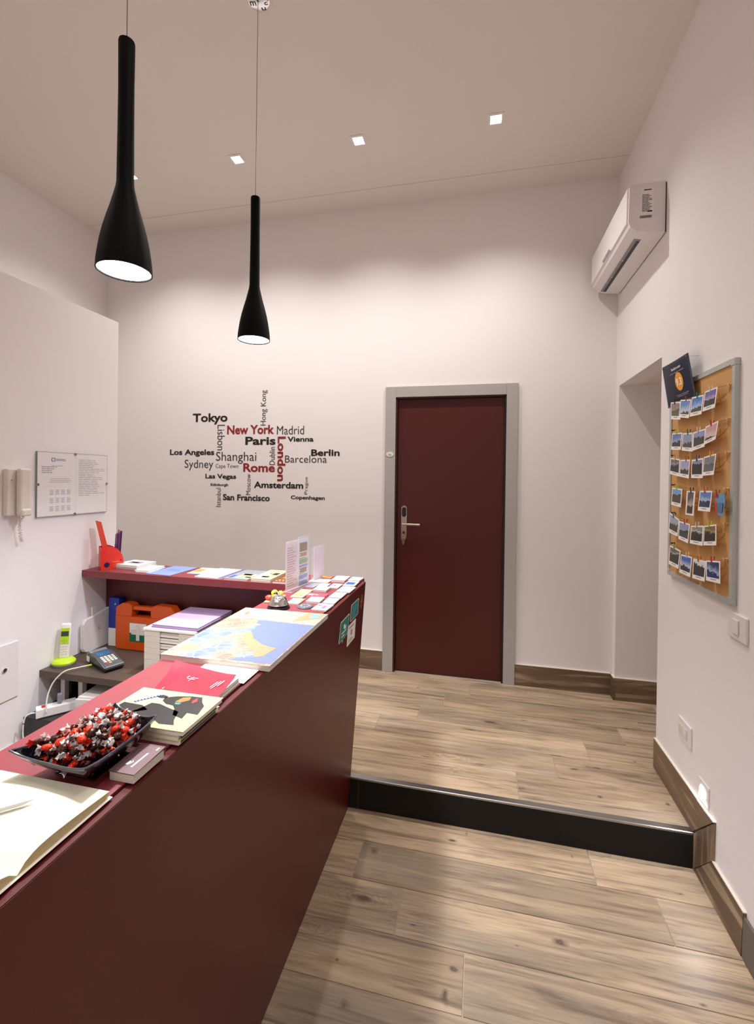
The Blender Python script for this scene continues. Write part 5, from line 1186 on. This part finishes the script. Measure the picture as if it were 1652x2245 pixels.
for r, row in enumerate(ROWS):
    (ya, za), (yb, zb) = ENDS[r]
    tops = []
    for c, (tl, tr, br, bl) in enumerate(row):
        f = 0.985
        tops.append(((tl[0]+tr[0])/2, (tl[1]+tr[1])/2+0.001))
    path = smooth_path([(W-0.016, ya, za)] + [(XS+0.0035, y, z) for y, z in tops] + [(W-0.016, yb, zb)], 6)
    st = thing('twine', f'jute twine carrying the {RN[r]} row of photos on the cork board', 'twine', (XS, (ya+yb)/2, za), 'twines across the cork board')
    bm = BM(); add_tube(bm, path, 0.0015, 5); obj('strand', bm, M['string'], st, smooth=True)
    bm = BM(); add_tube(bm, smooth_path([(W-0.016, yb, zb), (W-0.022, yb-0.008, zb-0.012), (W-0.020, yb+0.004, zb-0.030), (W-0.016, yb+0.012, zb-0.012), (W-0.018, yb+0.002, zb-0.004)], 5), 0.0011, 5); obj('knot_loop', bm, M['string'], st, smooth=True)
    for side_, (yy, zz) in (('left', (ya, za)), ('right', (yb, zb))):
        col_ = ('black' if side_ == 'left' else 'yellow')
        p = thing('push_pin', f'{"black" if col_ == "black" else "golden"} push pin at the {side_} end of the {RN[r]} twine', 'push pin', (W-0.012, yy, zz), 'push pins on the cork board')
        bm = BM(); add_tube(bm, [(W-0.0125, yy, zz), (W-0.016, yy, zz), (W-0.020, yy, zz), (W-0.027, yy, zz)], [0.0045, 0.004, 0.0022, 0.0045], 10)
        obj('pin_head', bm, M['black'] if col_ == 'black' else M['tan'], p, smooth=True)
    for c, (tl, tr, br, bl) in enumerate(row):
        desc = PIC[r][c]
        if desc is None:
            t = thing('leaflet', 'blue and orange folded leaflet at the right end of the fourth photo row', 'leaflet', (XS, 1.93, 1.55))
            obj('folded_sheet', add_poly(BM(), [(XS-.001, 1.972, 1.588), (XS-.001, 1.905, 1.592), (XS-.004, 1.893, 1.565), (XS-.004, 1.908, 1.508), (XS-.001, 1.957, 1.510)], (0.0012, 0, 0)), M['cyan'], t)
            obj('orange_edge', add_poly(BM(), [(XS-.0014, 1.972, 1.560), (XS-.0014, 1.960, 1.561), (XS-.0014, 1.948, 1.514), (XS-.0014, 1.957, 1.510)], (-0.0006, 0, 0)), M['toyr'], t)
            obj('red_print', add_poly(BM(), [(XS-.0014, 1.970, 1.586), (XS-.0014, 1.945, 1.588), (XS-.0014, 1.945, 1.574), (XS-.0014, 1.970, 1.573)], (-0.0006, 0, 0)), M['inkr'], t)
            obj('boat_picture', add_poly(BM(), [(XS-.0014, 1.953, 1.556), (XS-.0052, 1.903, 1.558), (XS-.0052, 1.910, 1.522), (XS-.0014, 1.948, 1.520)], (-0.0006, 0, 0)), M['tscreen'], t)
            cy_, cz_ = 1.955, 1.590
            pinx = XS
        else:
            name_, cols, split = desc
            tilt = 0.006*(c-1.5)/1.5
            # bottom edge swings free of the board a little
            swing = 0.006
            P4 = [Vector((XS, tl[0], tl[1])), Vector((XS, tr[0], tr[1])), Vector((XS-swing, br[0], br[1])), Vector((XS-swing, bl[0], bl[1]))]
            ctr = sum(P4, Vector())/4
            xo = -0.0009*(c % 2)
            P4 = [ctr+(p-ctr)*0.985+Vector((xo, 0, 0)) for p in P4]
            pos = f'{PN[c]} in {RN[r]} row' if c else f'leftmost in {RN[r]} row'
            t = thing('photo_print', f'photo of {name_}, {pos} on the cork board', 'photo', tuple(ctr), 'photos clipped on the cork board')
            card = obj('photo_card', add_poly(BM(), P4, (0.0006, 0, 0)), M['paper'], t)
            def bl_(u, v): return (P4[0]*(1-u)+P4[1]*u)*(1-v) + (P4[3]*(1-u)+P4[2]*u)*v
            a, b, cc, d = bl_(.07, .07), bl_(.93, .07), bl_(.93, .80), bl_(.07, .80)
            if r == 3 and c == 1: a, b, cc, d = bl_(.16, .05), bl_(.84, .05), bl_(.84, .93), bl_(.16, .93)
            bm = BM(); add_face(bm, [q-Vector((0.0004, 0, 0)) for q in (a, b, cc, d)])
            obj('picture', bm, photo_mat(f'photo_{r}_{c}', cols[0], cols[1], cols[2], r*4+c+1, split), t)
            cy_, cz_ = (tl[0]+tr[0])/2, (tl[1]+tr[1])/2
            if not (r == 3 and c == 1):
                q0 = bl_(.3, .86); q1 = bl_(.7, .86); q2 = bl_(.7, .90); q3 = bl_(.3, .90)
                obj('caption', add_face(BM(), [q-Vector((0.0004, 0, 0)) for q in (q0, q1, q2, q3)]), M['inkl'], t)
        pc = PINC[r][c]
        t = thing('mini_clothespin', f'{PCN[pc]} mini clothespin on the {PN[c] if c else "leftmost"} print of the {RN[r]} row', 'clothespin', (XS, cy_, cz_), 'mini clothespins on the cork board')
        dy = rr.uniform(-.012, .012)
        for s in (-1, 1):
            obj('jaw', add_poly(BM(), [(XS-0.0012 if s < 0 else XS+0.0052, cy_+dy-0.003, cz_-0.010), (XS-0.0012 if s < 0 else XS+0.0052, cy_+dy+0.003, cz_-0.010), (XS-0.0035 if s < 0 else XS+0.0075, cy_+dy+0.003+s*0.002, cz_+0.015), (XS-0.0035 if s < 0 else XS+0.0075, cy_+dy-0.003+s*0.002, cz_+0.015)], (-0.0018*(-s) if s > 0 else -0.0018, 0, 0)), M[pc], t)

# dark blue rating sheet pinned over the board's upper left corner
t = thing('rating_poster', 'dark blue poster with a yellow 9.3 circle at the board corner', 'poster', (0.86, 2.34, 2.09))
TL, TR, BR, BL = Vector((0.862, 2.496, 2.194)), Vector((0.862, 2.194, 2.188)), Vector((0.881, 2.159, 1.989)), Vector((0.881, 2.449, 1.986))
def pp(u, v, off=0.0):
    p = (TL*(1-u)+TR*u)*(1-v) + (BL*(1-u)+BR*u)*v
    return p + Vector((0.010*(1-u)**2*(1-v)*0.6 - 0.010*math.sin(PI*u)*0.5*(1-v) - off, 0, -0.006*math.sin(PI*u)*(1-v)))
bm = BM(); nn = 16; g = [[bm.verts.new(pp(i/nn, j/nn)) for i in range(nn+1)] for j in range(nn+1)]
for j in range(nn):
    for i in range(nn): bm.faces.new((g[j][i], g[j][i+1], g[j+1][i+1], g[j+1][i]))
bmesh.ops.solidify(bm, geom=bm.faces[:], thickness=0.0005)
obj('sheet', bm, M['navy'], t, smooth='all')
bm = BM(); cu, cvv = .585, .50
c0 = bm.verts.new(pp(cu, cvv, .0012)); ring = [bm.verts.new(pp(cu+.135*math.cos(a), cvv+.215*math.sin(a), .0012)) for a in [2*PI*i/32 for i in range(32)]]
for i in range(32): bm.faces.new((c0, ring[i], ring[(i+1) % 32]))
disc = obj('yellow_circle', bm, M['yellow'], t)
def curved_text(s, u0, u1, v0, v1, bold, off=0.0018):
    bm = text_bm(s, bold); xs = [q.co.x for q in bm.verts]; ys = [q.co.y for q in bm.verts]
    a, b, c, d = min(xs), max(xs), min(ys), max(ys)
    for q in bm.verts: q.co = pp(u0+(q.co.x-a)/(b-a)*(u1-u0), v1+(d-q.co.y-(0))/(d-c)*(v0-v1) if False else v0+(d-q.co.y)/(d-c)*(v1-v0), off)
    return bm
obj('score', curved_text('9.3', .49, .675, .42, .60, .03, .0022), M['paper'], disc)
obj('brand_name', curved_text('Booking.com', .40, .72, .14, .22, .02), M['paper'], t)
def stripes(segs, off=0.0018):
    bm = BM()
    for u0, u1, v0, v1 in segs:
        n = 6
        a = [bm.verts.new(pp(u0+(u1-u0)*k/n, v0, off)) for k in range(n+1)]; b = [bm.verts.new(pp(u0+(u1-u0)*k/n, v1, off)) for k in range(n+1)]
        for k in range(n): bm.faces.new((a[k], a[k+1], b[k+1], b[k]))
    return bm
obj('award_print', stripes([(.30, .46, .262, .278), (.48, .62, .262, .278), (.64, .80, .262, .278)]), M['inkl'], t)
obj('small_print', stripes([(.42, .60, .80, .815), (.62, .84, .80, .815), (.45, .80, .835, .848)]), M['inkl'], t)
for k, (u, v, cn, m) in enumerate(((.06, .05, 'upper left', 'mgrey'), (.95, .06, 'upper right', 'mgrey'))):
    p = pp(u, v, .002)
    q = thing('push_pin', f'tiny grey pin at the {cn} corner of the dark blue poster', 'push pin', tuple(p), 'pins holding the poster')
    bm = BM(); add_tube(bm, [p, p-Vector((0.0035, 0, 0))], 0.003, 8); add_tube(bm, [p, Vector((W, p.y, p.z))], 0.0006, 5)
    obj('pin_head', bm, M[m], q)
